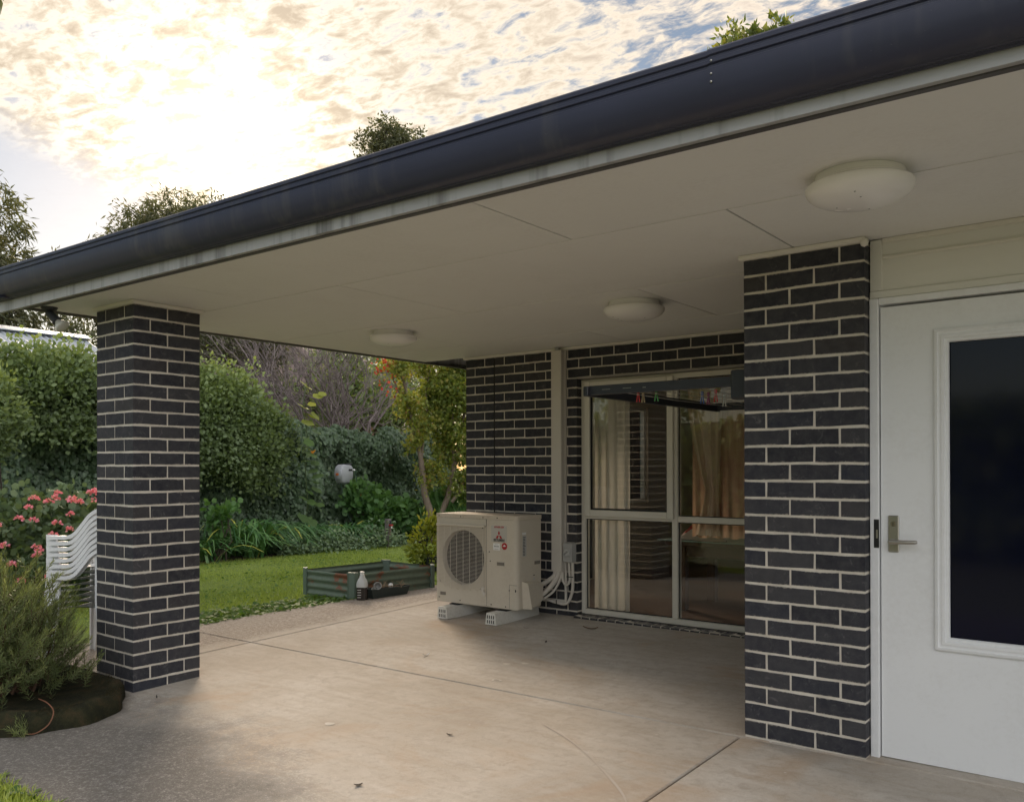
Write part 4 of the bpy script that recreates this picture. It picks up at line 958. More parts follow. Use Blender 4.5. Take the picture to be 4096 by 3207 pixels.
rh('emblem_diamond', [(cxl, cyl), (cxl + s_ * .56, cyl + hh * .58), (cxl, cyl + hh * 1.16), (cxl - s_ * .56, cyl + hh * .58)])
for sg in (-1, 1): rh('emblem_diamond', [(cxl + sg * .0012, cyl - .0015), (cxl + sg * s_ * 1.06, cyl - .0015), (cxl + sg * s_ * 1.75, cyl - .0255), (cxl + sg * s_ * .62, cyl - .0255)])
text('MITSUBISHI', .0215, (-2.911, yt, .7385), PRINTK, lp, bold=.0009, sx=1.12)
text('HEAVY INDUSTRIES', .0100, (-2.911, yt, .7262), PRINTK, lp, bold=.0004, sx=1.40)
ws = MB().box(-2.977, -2.901, Y0 - .0014, Y0 - .0004, .648, .708).build('sticker', STICK, ac); text('R410A', .017, (-2.939, yt, .681), PRINTK, ws, sx=1.1)
m = MB(); m.box(-2.962, -2.918, Y0 - .002, Y0 - .0015, .656, .659); m.box(-2.955, -2.925, Y0 - .002, Y0 - .0015, .697, .700); m.build('fine_print', GREYPL, ws)
rs = MB().lathe([(.030, -.0004), (.030, -.0014), (.0001, -.0015)], (-2.852, Y0, .686), 32, 'Y').build('round_sticker', RED, ac)
MB().prism([(-2.872, .684), (-2.862, .692), (-2.855, .698), (-2.849, .698), (-2.842, .692), (-2.832, .684), (-2.842, .686), (-2.849, .682), (-2.856, .686), (-2.862, .683)], lambda u, v, k: (u, Y0 - .0016 - .0006 * k, v)).build('mountain_mark', STICK, rs)
# feet
for x in (-3.50, -2.945):
    t = thing('support_foot', 'long white plastic foot under the %s end of the outdoor unit' % ('fan' if x < -3.2 else 'service panel'), 'foot', (x + .06, 1.82, gz(x, 1.8)), group='support feet of the outdoor unit')
    zb = gz(x, 1.8) - .003; top = .128; m = MB()
    m.prism([(x, zb), (x + .122, zb), (x + .108, top), (x + .014, top)], lambda u, v, k: (u, 1.49 + .62 * k, v)); m.build('beam', PADW, t)
    m = MB()
    for i in range(4):
        for j in range(2): m.box(x + .022 + i * .022, x + .031 + i * .022, 1.4885, 1.4898, zb + .012 + j * .040, zb + .040 + j * .040)
    m.build('vent_hole', BLACK, t)
    m = MB(); m.bbox(x + .01, x + .112, 1.64, 1.72, top, top + .009, .002); m.bbox(x + .02, x + .1, 1.655, 1.70, top + .009, Z0 - .004, .002); m.build('rubber_mount', BLACK, t)
    m = MB(); m.bbox(x + .01, x + .112, 1.90, 1.97, top, Z0 - .004, .002); m.build('rubber_mount', BLACK, t)

# duct, isolator and pipes
t = thing('pipe_duct', 'tall beige pipe duct up the back wall', 'duct', (-2.64, 2.15, .44))
m = MB(); m.prism([(-2.700, 2.188), (-2.696, 2.118), (-2.690, 2.112), (-2.592, 2.112), (-2.586, 2.118), (-2.582, 2.188)], lambda u, v, k: (u, v, .44 if k == 0 else 2.405)); m.build('cover', PIPE, t)
MB().box(-2.706, -2.576, 2.1685, 2.1885, .436, 2.408).build('back_channel', PIPE, t)
MB().tube([(-2.65, 2.15, 2.405), (-2.65, 2.15, 2.434)], .022, 12).build('pipe_end', GREYPL, t)
t = thing('isolator_switch', 'grey isolator switch box on the brick beside the window', 'switch', (-2.515, 2.15, .61))
MB().bbox(-2.566, -2.474, 2.108, 2.1885, .530, .698, .006).build('box', GREYPL, t)
MB().bbox(-2.556, -2.484, 2.100, 2.1078, .575, .655, .005).build('dial_plate', GREYPL, t)
kn = MB().lathe([(.030, 0), (.028, -.010), (.022, -.011)], (-2.52, 2.0995, .616), 24, 'Y').build('knob', paint('pale_grey', (.50, .50, .48), .4), t, smooth=40)
m = MB().bbox(-.006, .006, -.020, -.0005, -.026, .026, .002); m.v = [(v[0] * math.cos(.8) + v[2] * math.sin(.8) - 2.52, v[1] + 2.0885, -v[0] * math.sin(.8) + v[2] * math.cos(.8) + .616) for v in m.v]; m.build('grip', GREYPL, kn)
def bez(p, n=14):
    P_ = [Vector(q) for q in p]; out = []
    for i in range(len(P_) - 1):
        a, b_ = P_[i], P_[i + 1]; ta = (P_[i + 1] - P_[max(0, i - 1)]) * .5; tb_ = (P_[min(len(P_) - 1, i + 2)] - P_[i]) * .5
        for k in range(n):
            s = k / n; out.append(a * (2 * s ** 3 - 3 * s ** 2 + 1) + ta * (s ** 3 - 2 * s ** 2 + s) + b_ * (-2 * s ** 3 + 3 * s ** 2) + tb_ * (s ** 3 - s ** 2))
    out.append(P_[-1]); return out
def conduit(nm, label, pts, r, mat=None, grp='pipes of the outdoor unit'):
    o = MB().tube(bez(pts), r, 12).build(nm, mat or PIPE, None, smooth=60); tag(o, label, 'pipe', grp, 'thing'); return o
conduit('insulated_pipe', 'thick white pipe, upper of two from the duct to the outdoor unit', [(-2.672, 2.145, .46), (-2.672, 2.13, .40), (-2.70, 2.03, .345), (-2.70, 1.90, .325), (-2.72, 1.86, .32)], .021)
conduit('insulated_pipe', 'thick white pipe, lower of two from the duct to the outdoor unit', [(-2.638, 2.150, .46), (-2.640, 2.12, .38), (-2.668, 2.02, .285), (-2.69, 1.90, .235), (-2.72, 1.85, .23)], .023)
conduit('conduit', 'thin white conduit curving from the duct to the unit below the thick pipes', [(-2.615, 2.150, .46), (-2.612, 2.14, .38), (-2.64, 2.07, .27), (-2.70, 1.99, .205), (-2.73, 1.93, .19)], .011)
conduit('conduit', 'looped white conduit from the switch box back up into the duct', [(-2.528, 2.150, .545), (-2.524, 2.148, .46), (-2.52, 2.145, .36), (-2.555, 2.14, .325), (-2.59, 2.145, .37), (-2.596, 2.15, .46)], .012)
conduit('conduit', 'white conduit from the switch box looping low behind the unit', [(-2.492, 2.150, .545), (-2.486, 2.145, .42), (-2.488, 2.14, .27), (-2.54, 2.13, .165), (-2.64, 2.12, .165), (-2.74, 2.10, .19), (-2.80, 2.06, .21)], .0135)
conduit('drain_pipe', 'straight white drain pipe bending behind the unit at the wall foot', [(-2.575, 2.168, .45), (-2.575, 2.168, .33), (-2.575, 2.168, .19), (-2.59, 2.165, .172), (-2.66, 2.16, .172), (-2.80, 2.14, .172)], .0125)
for a, b_, lab in (((-2.54, 2.128, .40), (-2.47, 2.128, .40), 'black cable tie round the conduits just below the switch box'), ((-2.635, 2.105, .14), (-2.635, 2.105, .19), 'black cable tie on the lowest conduit near the ground')):
    o = MB().tube([a, b_], .004, 6).build('cable_tie', BLACK); tag(o, lab, 'cable tie', 'cable ties on the conduits', 'thing')
# ------------------------------------------------------------------ clothes line
t = thing('clothes_line', 'dark folding clothes line fixed to the side wall, with cords', 'clothes line', (-.5, 1.0, 1.8))
def arm(y): return MB().bbox(-1.030, -.05, y - .012, y + .012, 1.790, 1.846, .004)
a1 = arm(.150).build('arm', DARKM, t); arm(1.92).build('arm', DARKM, t)
MB().bbox(-1.045, -1.012, .11, 1.96, 1.784, 1.842, .004).build('outer_bar', DARKM, t)
MB().bbox(-.16, -.13, .163, 1.907, 1.80, 1.84, .004).build('inner_bar', DARKM, t)
MB().bbox(-.12, -.0005, .105, .195, 1.72, 1.875, .008).build('wall_bracket', DARKM, t); MB().bbox(-.12, -.0005, 1.875, 1.965, 1.72, 1.875, .008).build('wall_bracket', DARKM, t)
for x in (-.90, -.78, -.66, -.54, -.42, -.30): MB().tube([(x, .150, 1.815), (x, 1.03, 1.808), (x, 1.92, 1.815)], .0022, 5).build('cord', PIPE, t)
m = MB()
for a in (-.93, -.79): m.box(a, a + .055, .1365, .1378, 1.818, 1.8205)
m.box(-.66, -.64, .1365, .1378, 1.815, 1.818); m.build('cord_slot', STEEL, a1)
def peg(x, y, col, nm, tilt=0.):
    mt = paint(nm + '_peg', col, .45, .05); o = thing('clothes_peg', '%s clothes peg hanging from the clothes line' % nm, 'clothes peg', (x, y, 1.811), random.uniform(-.3, .3), 'pegs on the clothes line')
    for sg in (-1, 1): MB().add([(sg * .002, -.004, .012), (sg * .007, -.004, .012), (sg * .006, -.004, -.02), (sg * .013, -.004, -.062), (sg * .006, -.004, -.062), (sg * .002, -.004, -.02), (sg * .002, .004, .012), (sg * .007, .004, .012), (sg * .006, .004, -.02), (sg * .013, .004, -.062), (sg * .006, .004, -.062), (sg * .002, .004, -.02)],
        [(0, 1, 2, 5), (5, 2, 3, 4), (6, 7, 8, 11), (11, 8, 9, 10), (0, 1, 7, 6), (1, 2, 8, 7), (2, 3, 9, 8), (3, 4, 10, 9), (4, 5, 11, 10), (5, 0, 6, 11)]).build('prong', mt, o, world=False)
    MB().tube([(-.008, -.006, -.018), (.008, -.006, -.018)], .003, 6).build('spring', STEEL, o, world=False); return o
peg(-.78, .30, (.55, .05, .06), 'bright red'); peg(-.78, .36, (.45, .38, .25), 'wooden'); peg(-.66, .30, (.08, .32, .10), 'green')
peg(-.54, .655, (.06, .14, .45), 'blue'); peg(-.54, .74, (.32, .10, .20), 'plum'); peg(-.42, .585, (.60, .06, .08), 'crimson'); peg(-.54, .975, (.66, .66, .62), 'white')

# ------------------------------------------------------------------ garden: ivy fence
def bumps(y, z): return .16 * np.sin(y * 2.1 + z * 1.3) + .12 * np.sin(y * 4.7 - z * 3.1 + 1) + .08 * np.sin(z * 6.3 + y * 1.2) + .05 * np.sin(y * 11 + z * 9)
def ivytop(y): return np.interp(y, [-2, 0, 2.4, 4.4, 5.2, 6.0, 7.5, 9, 10.5], [2.7, 2.85, 3.05, 3.0, 2.75, 2.28, 2.16, 2.20, 2.25]) + .07 * np.sin(y * 5.3) + .04 * np.sin(y * 13)
iv = thing('ivy_hedge', 'dark ivy covering the whole boundary fence behind the lawn', 'hedge', (-11.5, 4.5, -.1))
m = MB(); FENCE = paint('old_fence_timber', (.06, .045, .035), .9, .2, 9); y = -2.
while y < 10.6: m.box(-11.72, -11.70, y, y + .095, -.1, 2.05); y += .1
o = m.build('fence_palings', FENCE, iv); o['kind'] = 'stuff'
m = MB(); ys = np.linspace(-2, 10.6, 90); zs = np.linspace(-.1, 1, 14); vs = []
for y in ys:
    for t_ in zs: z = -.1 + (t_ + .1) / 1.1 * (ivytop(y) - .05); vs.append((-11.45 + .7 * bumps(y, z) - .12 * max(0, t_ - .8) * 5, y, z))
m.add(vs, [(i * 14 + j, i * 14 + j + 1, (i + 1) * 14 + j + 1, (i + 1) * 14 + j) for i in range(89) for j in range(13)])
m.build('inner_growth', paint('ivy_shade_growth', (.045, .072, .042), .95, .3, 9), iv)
n = 46000; y = rng.uniform(-1.2, 10.4, n); t_ = rng.random(n); top = ivytop(y); z = -.05 + t_ * (top + .04)
x = -11.28 + bumps(y, z) - .30 * np.clip((z - top + .25) / .25, 0, 1) + rng.normal(0, .045, n)
D = np.stack([rng.normal(.35, .3, n), rng.normal(0, .45, n), -1 + rng.normal(0, .35, n)], 1); Nn = np.stack([np.ones(n), rng.normal(0, .45, n), rng.normal(.35, .4, n)], 1)
streak = np.clip(1 - np.abs(((y * .9 + z * 1.1 + .25 * np.sin(y * 3)) % 1.3) - .2) * 9, 0, 1) * (rng.random(n) < .35)
rr = .08 + .34 * rng.random(n) + .28 * np.clip(z - 2.4, 0, 1) + .45 * streak
leafobj('leaves', scatter_mesh('leaves', *IVY, np.stack([x, y, z], 1), D, Nn, rng.uniform(.045, .085, n), rr), IVYM, iv)

def ellipsoid_pts(n, c, r, shell=.55, clumps=0, cs=.2):
    u = unit(randn(n)); rad_ = shell + (1 - shell) * rng.random((n, 1)) ** .6
    if clumps:
        cu = unit(randn(clumps)) * (.45 + .5 * rng.random((clumps, 1))); idx = rng.integers(0, clumps, n); q = cu[idx] + randn(n) * cs
        u = unit(q); return np.array(c) + q * np.array(r), u
    return np.array(c) + u * rad_ * np.array(r), u
def bush(name, label, c, r, n, size, mat, tmpl=LEAF, cat='shrub', clumps=26, cs=.17, group=None, up=.4, base=None, light_top=.35, stems=6):
    base = base or (c[0], c[1], -.08); t = thing(name, label, cat, base, group=group)
    P, U = ellipsoid_pts(n, c, r, clumps=clumps, cs=cs); k = P[:, 2] > base[2] + .02; P, U = P[k], U[k]; n = len(P)
    D = U + randn(n) * .6 + np.array([0, 0, up]); Nn = U + randn(n) * .5 + np.array([0, 0, .5])
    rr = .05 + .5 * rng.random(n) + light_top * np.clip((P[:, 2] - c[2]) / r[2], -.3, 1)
    leafobj('leaves', scatter_mesh('leaves', *tmpl, P, D, Nn, rng.uniform(size[0], size[1], n), rr), mat, t)
    m = MB()
    for i in range(stems):
        e = np.array(c) + (rng.random(3) - .5) * np.array(r) * 1.1; b0 = Vector(base) + Vector((rng.normal(0, .05), rng.normal(0, .05), 0)); mid = (b0 + Vector(e)) / 2 + Vector(rng.normal(0, .06, 3))
        m.tube([b0, mid, Vector(e)], [.018, .012, .006], 5)
    if stems: m.build('stems', TRUNK, t)
    return t
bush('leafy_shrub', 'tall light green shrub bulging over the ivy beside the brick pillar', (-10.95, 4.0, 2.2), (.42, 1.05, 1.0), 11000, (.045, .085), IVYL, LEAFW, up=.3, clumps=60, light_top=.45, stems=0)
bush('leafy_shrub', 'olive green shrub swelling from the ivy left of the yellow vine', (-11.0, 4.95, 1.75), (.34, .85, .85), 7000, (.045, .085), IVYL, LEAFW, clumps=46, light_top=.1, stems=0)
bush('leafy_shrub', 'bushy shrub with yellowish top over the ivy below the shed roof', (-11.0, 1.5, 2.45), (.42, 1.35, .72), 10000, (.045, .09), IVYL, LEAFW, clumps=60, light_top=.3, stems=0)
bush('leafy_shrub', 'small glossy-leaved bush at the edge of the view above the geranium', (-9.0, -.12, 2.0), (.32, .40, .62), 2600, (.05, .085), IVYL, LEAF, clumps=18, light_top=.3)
# geranium with flower heads
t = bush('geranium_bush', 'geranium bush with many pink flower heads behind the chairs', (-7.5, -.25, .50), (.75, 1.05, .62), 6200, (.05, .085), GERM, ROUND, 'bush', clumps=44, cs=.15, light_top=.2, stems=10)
heads = [(0, 1040), (8, 1065), (25, 1040), (15, 1090), (28, 1105), (0, 1100), (45, 1115), (40, 1130), (85, 1080), (105, 1098), (155, 1057), (165, 1055), (185, 1080), (180, 1120), (172, 1095), (135, 1130), (60, 1110), (45, 1160), (80, 1160), (105, 1165), (60, 1175), (10, 1165), (18, 1180), (35, 1190), (90, 1195), (110, 1195), (5, 1150), (50, 1190), (195, 1110), (70, 1150), (120, 1020), (14, 1065), (128, 1070), (60, 1060)]
hr = random.Random(3); NP = 9
for i in range(110):
    a = hr.uniform(-1.9, .9); el = hr.uniform(-.25, .95); q = hr.uniform(1.12, 1.30)
    c = Vector((-7.5 + .75 * q * math.cos(el) * math.cos(a), -.25 + 1.05 * q * math.cos(el) * math.sin(a), .50 + .62 * q * math.sin(el)))
    n = 26; U = unit(randn(n)); U[:, 2] = np.abs(U[:, 2]) * .8 - .15; P = np.array(c) + U * hr.uniform(.018, .036)
    me = scatter_mesh('flower_head', *LEAFW, P, U + randn(n) * .4, U + randn(n) * .3, np.full(n, .028)); leafobj('flower_head', me, PETAL, t, kind=None)
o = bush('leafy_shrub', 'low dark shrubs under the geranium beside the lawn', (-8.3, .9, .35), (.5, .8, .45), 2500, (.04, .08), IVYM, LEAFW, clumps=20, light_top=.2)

# strap-leaved clumps
def agapanthus(x, y, r, h, n, label, yellow=.03):
    t = thing('agapanthus_clump', label, 'plant', (x, y, -.08), group='strap-leaved clumps in front of the ivy'); V = []; Fc = []; RR = []
    for i in range(n):
        a = rng.uniform(0, 6.283); L = rng.uniform(.75, 1.15) * r * 1.25; lift = rng.uniform(.5, 1.1) * h; w = rng.uniform(.014, .024); b = len(V); rv = rng.uniform(.05, .65) if rng.random() > yellow else 1.
        bx, by = x + rng.normal(0, r * .22), y + rng.normal(0, r * .22); tw = rng.normal(0, .25)
        for k in range(7):
            s = k / 6; out = L * (s ** 1.35) * .95; zz = -.08 + lift * 1.55 * s - lift * 1.15 * s ** 2.6 * rng.uniform(.95, 1.05)
            ww = w * (1 - .85 * s ** 3) ; px, py = bx + out * math.cos(a + tw * s), by + out * math.sin(a + tw * s)
            nx, ny = -math.sin(a), math.cos(a)
            V += [(px - nx * ww, py - ny * ww, zz), (px + nx * ww, py + ny * ww, zz + .004)]; RR += [rv, rv]
        for k in range(6): Fc.append((b + 2 * k, b + 2 * k + 1, b + 2 * k + 3, b + 2 * k + 2))
    me = bpy.data.meshes.new('leaves'); me.from_pydata(V, [], Fc); at = me.attributes.new('rnd', 'FLOAT', 'POINT'); at.data.foreach_set('value', np.array(RR, dtype=np.float32))
    me.polygons.foreach_set('use_smooth', [True] * len(Fc))
    return leafobj('leaves', me, AGAM, t)
agapanthus(-10.25, 3.45, .60, .55, 120, 'strap-leaved clump half hidden by the free-standing brick pillar', .03)
agapanthus(-10.30, 4.25, .75, .88, 230, 'largest arching strap-leaved clump before the ivy, with yellowing tips', .06)
agapanthus(-10.45, 5.05, .60, .72, 150, 'dark strap-leaved clump to the right of the largest clump', .03)
agapanthus(-10.55, 5.75, .58, .66, 140, 'strap-leaved clump below the hose reel on its left', .02)
agapanthus(-10.45, 6.55, .58, .62, 140, 'strap-leaved clump left of the tap post', .02)
agapanthus(-10.35, 2.2, .6, .6, 90, 'strap-leaved clump behind the brick pillar', .03)
def lowcover(x, y): return -.02
n = 5200; y = rng.uniform(4.6, 7.3, n); x = -10.02 + .22 * (y - 5) * .3 + rng.normal(0, .20, n); z = -.06 + np.abs(rng.normal(0, .09, n)) * (1 + .8 * np.sin(y * 3) ** 2)
o = leafobj('ground_ivy', scatter_mesh('ground_ivy', *IVY, np.stack([x, y, z], 1), randn(n) + np.array([.4, 0, 0]), np.stack([rng.normal(.3, .4, n), rng.normal(0, .4, n), np.ones(n)], 1), rng.uniform(.03, .06, n), .25 + .6 * rng.random(n)), IVYM); tag(o, 'ivy creeping over the soil at the edge of the lawn', 'ground cover', kind='stuff')
bush('mallow_bush', 'round-leaved green bush beside the tap post', (-10.45, 7.65, .36), (.42, .62, .48), 2100, (.07, .13), ROUNDM, ROUND, 'bush', clumps=46, cs=.14, light_top=.25)
bush('mallow_bush', 'smaller round-leaved bush against the ivy above the strap leaves', (-10.8, 7.25, .72), (.3, .5, .35), 700, (.07, .12), ROUNDM, ROUND, 'bush', clumps=24, cs=.16, light_top=.2)
bush('mallow_bush', 'round-leaved bush at the foot of the yellow-green tree', (-9.9, 8.55, .55), (.35, .45, .42), 900, (.07, .12), ROUNDM, ROUND, 'bush', clumps=26, cs=.16, light_top=.2)
bush('mallow_bush', 'pale round-leaved sprigs rising among the strap leaves near the pillar', (-9.95, 3.55, .55), (.22, .30, .30), 260, (.06, .10), ROUNDM, ROUND, 'bush', clumps=12, cs=.2, light_top=.4)
# grassy tuft by the house corner
n = 1800; bx = -9.6 + rng.normal(0, .3, n); by = 8.9 + rng.normal(0, .35, n); D = np.stack([rng.normal(0, .35, n), rng.normal(-.1, .35, n), np.ones(n)], 1)
t = thing('grass_tuft', 'tall thin grass tuft under the yellow-green tree by the house corner', 'plant', (-9.6, 8.9, -.08)); tv = np.array(BLADE[0]) * np.array([.35, 1, 1.6])
leafobj('blades', scatter_mesh('blades', tv, BLADE[1], np.stack([bx, by, np.full(n, -.08)], 1), D, randn(n), rng.uniform(.6, 1.15, n), .2 + .5 * rng.random(n)), AGAM, t)

# vine with big leaves
t = thing('pumpkin_vine', 'yellow-green climbing vine with broad leaves up the ivy', 'vine', (-11.0, 5.68, -.05))
pts = [(-10.8, 5.70, 0), (-10.60, 5.74, .6), (-10.55, 5.68, 1.1), (-10.52, 5.62, 1.6), (-10.52, 5.66, 2.05), (-10.55, 5.60, 2.4), (-10.55, 5.66, 2.72)]
MB().tube(bez(pts, 6), .009, 6).build('stem', STEMM, t)
for i in range(26):
    s = i / 25; yy = 5.66 + random.uniform(-.22, .22) * (1.2 if s > .6 else .7); zz = .5 + 2.28 * s + random.uniform(-.05, .05)
    me = scatter_mesh('leaf', *ROUND, [(-10.48 + random.uniform(-.06, .05), yy, zz)], [(random.uniform(.2, .6), random.uniform(-.8, .8), random.uniform(-.6, .1))], [(.6, random.uniform(-.3, .3), .75)], [random.uniform(.16, .28)], np.array([random.uniform(.0, .5) if s < .72 else random.uniform(.75, 1.)]))
    leafobj('leaf', me, VINEM, t, kind=None)
me = scatter_mesh('flower', *LEAF, np.tile([[-10.42, 5.72, 1.62]], (6, 1)), randn(6) * .6 + np.array([.5, 0, .3]), randn(6), np.full(6, .09)); leafobj('flower', me, ORANGEP, t, kind=None)

# ------------------------------------------------------------------ trees
def limb(m, a, b, r0, r1, n=6, wob=.08, seg=5):
    a, b = Vector(a), Vector(b); L = (b - a).length; pts = []
    for i in range(seg + 1):
        s = i / seg; pts.append(a.lerp(b, s) + Vector(rng.normal(0, wob * L * .35, 3)) * (math.sin(s * math.pi)))
    m.tube(pts, [r0 + (r1 - r0) * i / seg for i in range(seg + 1)], n); return pts
def tree(name, label, base, clumps, nleaf, size, mat, tmpl, trunk_r=.25, bark=TRUNK, droop=0., group=None, spread=.5, lean=(0, 0)):
    """clumps: list of (x,y,z,r) in world; leaves gather in uneven sprays round twig ends"""
    t = thing(name, label, 'tree', base, group=group); m = MB(); cen = np.mean(np.array([c[:3] for c in clumps]), 0)
    fork = Vector((base[0] + lean[0], base[1] + lean[1], base[2] + (cen[2] - base[2]) * .45)); limb(m, base, fork, trunk_r, trunk_r * .7, 9, .05)
    P = []; U = []; tot = sum(c[3] ** 2 for c in clumps)
    for c in clumps:
        c0 = Vector(c[:3]); limb(m, fork, c0, trunk_r * .42, trunk_r * .10, 6, .12)
        k = max(14, int(70 * c[3] ** 1.3)); nl = int(nleaf * c[3] ** 2 / tot)
        tw = unit(randn(k)) * (rng.random((k, 1)) ** .45) * c[3] * np.array([1, 1, .8]) + np.array(c[:3])
        for q in tw[:14]: limb(m, c0, q, trunk_r * .08, trunk_r * .02, 4, .15, 3)
        idx = rng.integers(0, k, nl); P.append(tw[idx] + randn(nl) * c[3] * .11); U.append(unit(P[-1] - np.array(c[:3])))
    P = np.concatenate(P); U = np.concatenate(U); n = len(P)
    D = U * .6 + randn(n) * .7 + np.array([0, 0, -droop]); Nn = randn(n) + np.array([0, 0, .4])
    m.build('trunk', bark, t, smooth=60)
    leafobj('crown', scatter_mesh('crown', *tmpl, P, D, Nn, rng.uniform(size[0], size[1], n)), mat, t)
    return t
def ring(cx, cy, cz, rx, ry, rz, n, r):
    out = []
    for i in range(n):
        u = rng.normal(size=3); u /= np.linalg.norm(u); k = rng.uniform(.35, .95); out.append((cx + u[0] * rx * k, cy + u[1] * ry * k, cz + u[2] * rz * k, r * rng.uniform(.75, 1.25)))
    return out
def at(d, dist, el): return (1.754 + d[0] * dist, -4.174 + d[1] * dist, 1.363 + el * dist)
GRP = 'trees beyond the garden'
# broad gum tree above the gutter
c = at((-.858, .513), 30, .205); tree('gum_tree', 'broad round-topped gum tree rising above the long gutter', (c[0], c[1], -.2), ring(c[0], c[1], c[2], 3.0, 3.6, 2.2, 36, 1.2) + [(c[0] - .6, c[1] + .6, c[2] + 2.1, .9), (c[0], c[1] - 2.6, c[2] - .6, 1.), (c[0] + .3, c[1] + 2.2, c[2] + 1.2, 1.), (c[0], c[1] - 1.2, c[2] + 1.6, .9)], 64000, (.13, .24), GUMM, GUML, .3, droop=.5, group=GRP)
c = at((-.717, .697), 44, .325); tree('dense_tree', 'dense rounded tree top peeking over the middle of the gutter', (c[0], c[1], -.2), ring(c[0], c[1], c[2], 1.5, 1.5, 2.9, 26, 1.0) + [(c[0] - .2, c[1] - .2, c[2] + 2.7, .9), (c[0] + .5, c[1] + .4, c[2] + 2.2, 1.1), (c[0] - .7, c[1] - .6, c[2] + 1.9, 1.), (c[0], c[1], c[2] + 1.4, 1.3), (c[0] + .9, c[1] + .9, c[2] + 1.0, 1.)], 36000, (.12, .22), CONIM, LEAF, .35, group=GRP)
c = at((-.380, .925), 17, .408); tree('leafy_tree', 'pale green feathery tree top above the gutter near the joint', (c[0], c[1], -.2), ring(c[0], c[1], c[2], .95, .9, 1.3, 20, .42) + [(c[0] - .25, c[1], c[2] + 1.25, .35), (c[0] + .45, c[1], c[2] + 1.15, .35), (c[0] - .7, c[1] - .2, c[2] + .7, .4), (c[0] + .1, c[1], c[2] + 1.0, .4)], 6500, (.10, .19), ASHM, LEAF, .14, group=GRP)
c = at((-.938, .346), 22, .185); tree('gum_tree', 'airy drooping gum tree at the edge of the view above the roof corner', (c[0], c[1] - 1.0, -.2), ring(c[0], c[1], c[2], 1.2, 1.5, 1.9, 18, .8) + [(c[0] + .2, c[1] - .3, c[2] + 2.0, .7), (c[0], c[1] + 1.4, c[2] - 1.0, .8)], 24000, (.13, .24), GUMM, GUML, .2, droop=.7, group=GRP)
c = at((-.90, .43), 26, .10); tree('gum_tree', 'dark gum foliage behind the corrugated shed roof', (c[0], c[1], -.2), ring(c[0], c[1], c[2], 2.2, 3.6, 1.2, 22, 1.0), 15000, (.14, .25), GUMM, GUML, .3, droop=.5, group=GRP)
c = at((-.83, .55), 27, .085); tree('gum_tree', 'brownish gum foliage behind the bare twigs beside the pillar', (c[0], c[1], -.2), ring(c[0], c[1], c[2], 2.0, 2.6, 1.6, 16, 1.0), 11000, (.14, .25), GUMM, GUML, .3, droop=.5, group=GRP)
c = at((-.735, .678), 23, .075); tree('leafy_tree', 'green tree filling the view behind the maple by the house corner', (c[0], c[1], -.2), ring(c[0], c[1], c[2], 1.6, 2.2, 1.9, 20, 1.0), 9000, (.10, .20), IVYL, LEAF, .2, group=GRP)
# small yellow-green tree at the end of the ivy
t = thing('maple_tree', 'small multi-stemmed tree with yellow-green and orange leaves by the house corner', 'tree', (-9.55, 8.0, -.08), group='garden trees'); m = MB()
b0 = (-9.55, 7.95, -.08); L1 = limb(m, b0, (-9.6, 7.62, 1.5), .075, .055, 8, .04); L2 = limb(m, (-9.6, 7.62, 1.5), (-9.65, 7.28, 2.7), .045, .03, 7, .04); limb(m, (-9.65, 7.28, 2.7), (-9.7, 6.98, 3.9), .03, .012, 6, .04)
limb(m, (-9.6, 7.62, 1.5), (-9.4, 7.72, 3.6), .035, .012, 6, .04); limb(m, (-9.6, 7.62, 1.45), (-9.8, 6.95, 3.4), .016, .006, 5, .05)
limb(m, (-9.55, 8.0, -.08), (-9.35, 8.25, 1.3), .07, .05, 8, .05); limb(m, (-9.35, 8.25, 1.3), (-9.2, 8.65, 3.2), .045, .02, 7, .06); limb(m, (-9.35, 8.25, 1.3), (-9.3, 8.2, 3.0), .035, .015, 6, .06); limb(m, (-9.35, 8.2, .7), (-9.0, 9.0, 2.1), .04, .015, 6, .1)
P = []; RR = []
cl = [(-9.5, 8.2, 2.9, .55), (-9.3, 8.6, 3.3, .55), (-9.4, 8.1, 2.3, .5), (-9.2, 8.7, 2.4, .5), (-9.4, 8.3, 1.75, .45), (-9.1, 8.9, 1.6, .45), (-9.6, 7.8, 1.25, .28), (-9.3, 8.5, 1.15, .42), (-9.0, 9.2, 2.9, .6), (-9.5, 7.75, 3.35, .35), (-9.0, 9.3, 2.0, .5), (-9.6, 7.45, 1.9, .22), (-9.6, 7.3, 2.6, .28), (-9.65, 7.1, 3.3, .3), (-9.6, 7.5, 2.25, .25), (-9.3, 8.3, 3.6, .5), (-9.3, 8.0, 2.8, .45), (-9.1, 8.8, 2.9, .5)]
for x, y, z, r in cl:
    k = int(60 * (r / .5) ** 2); tw = unit(randn(k)) * rng.random((k, 1)) ** .5 * r + np.array((x, y, z))
    for q in tw[:8]: limb(m, (x, y, z), q, .006, .002, 4, .15, 3)
    nl = int(2100 * (r / .5) ** 2); P.append(tw[rng.integers(0, k, nl)] + randn(nl) * .075); RR.append(np.clip(rng.normal(.28 + (.14 if y < 7.9 else 0), .2, nl), 0, 1))
P = np.concatenate(P); n = len(P); m.build('trunk', PALEBARK, t, smooth=60)
leafobj('crown', scatter_mesh('crown', *MAPLE, P, randn(n) + np.array([0, 0, -.5]), randn(n) * .8 + np.array([.3, 0, .7]), rng.uniform(.05, .085, n), np.concatenate(RR)), MAPLEM, t)
n = 150; P = np.array([-9.75, 6.95, 3.35]) + randn(n) * np.array([.1, .2, .28]); leafobj('red_leaves', scatter_mesh('red_leaves', *MAPLE, P, randn(n), randn(n), rng.uniform(.05, .08, n)), MAPLEA, t)
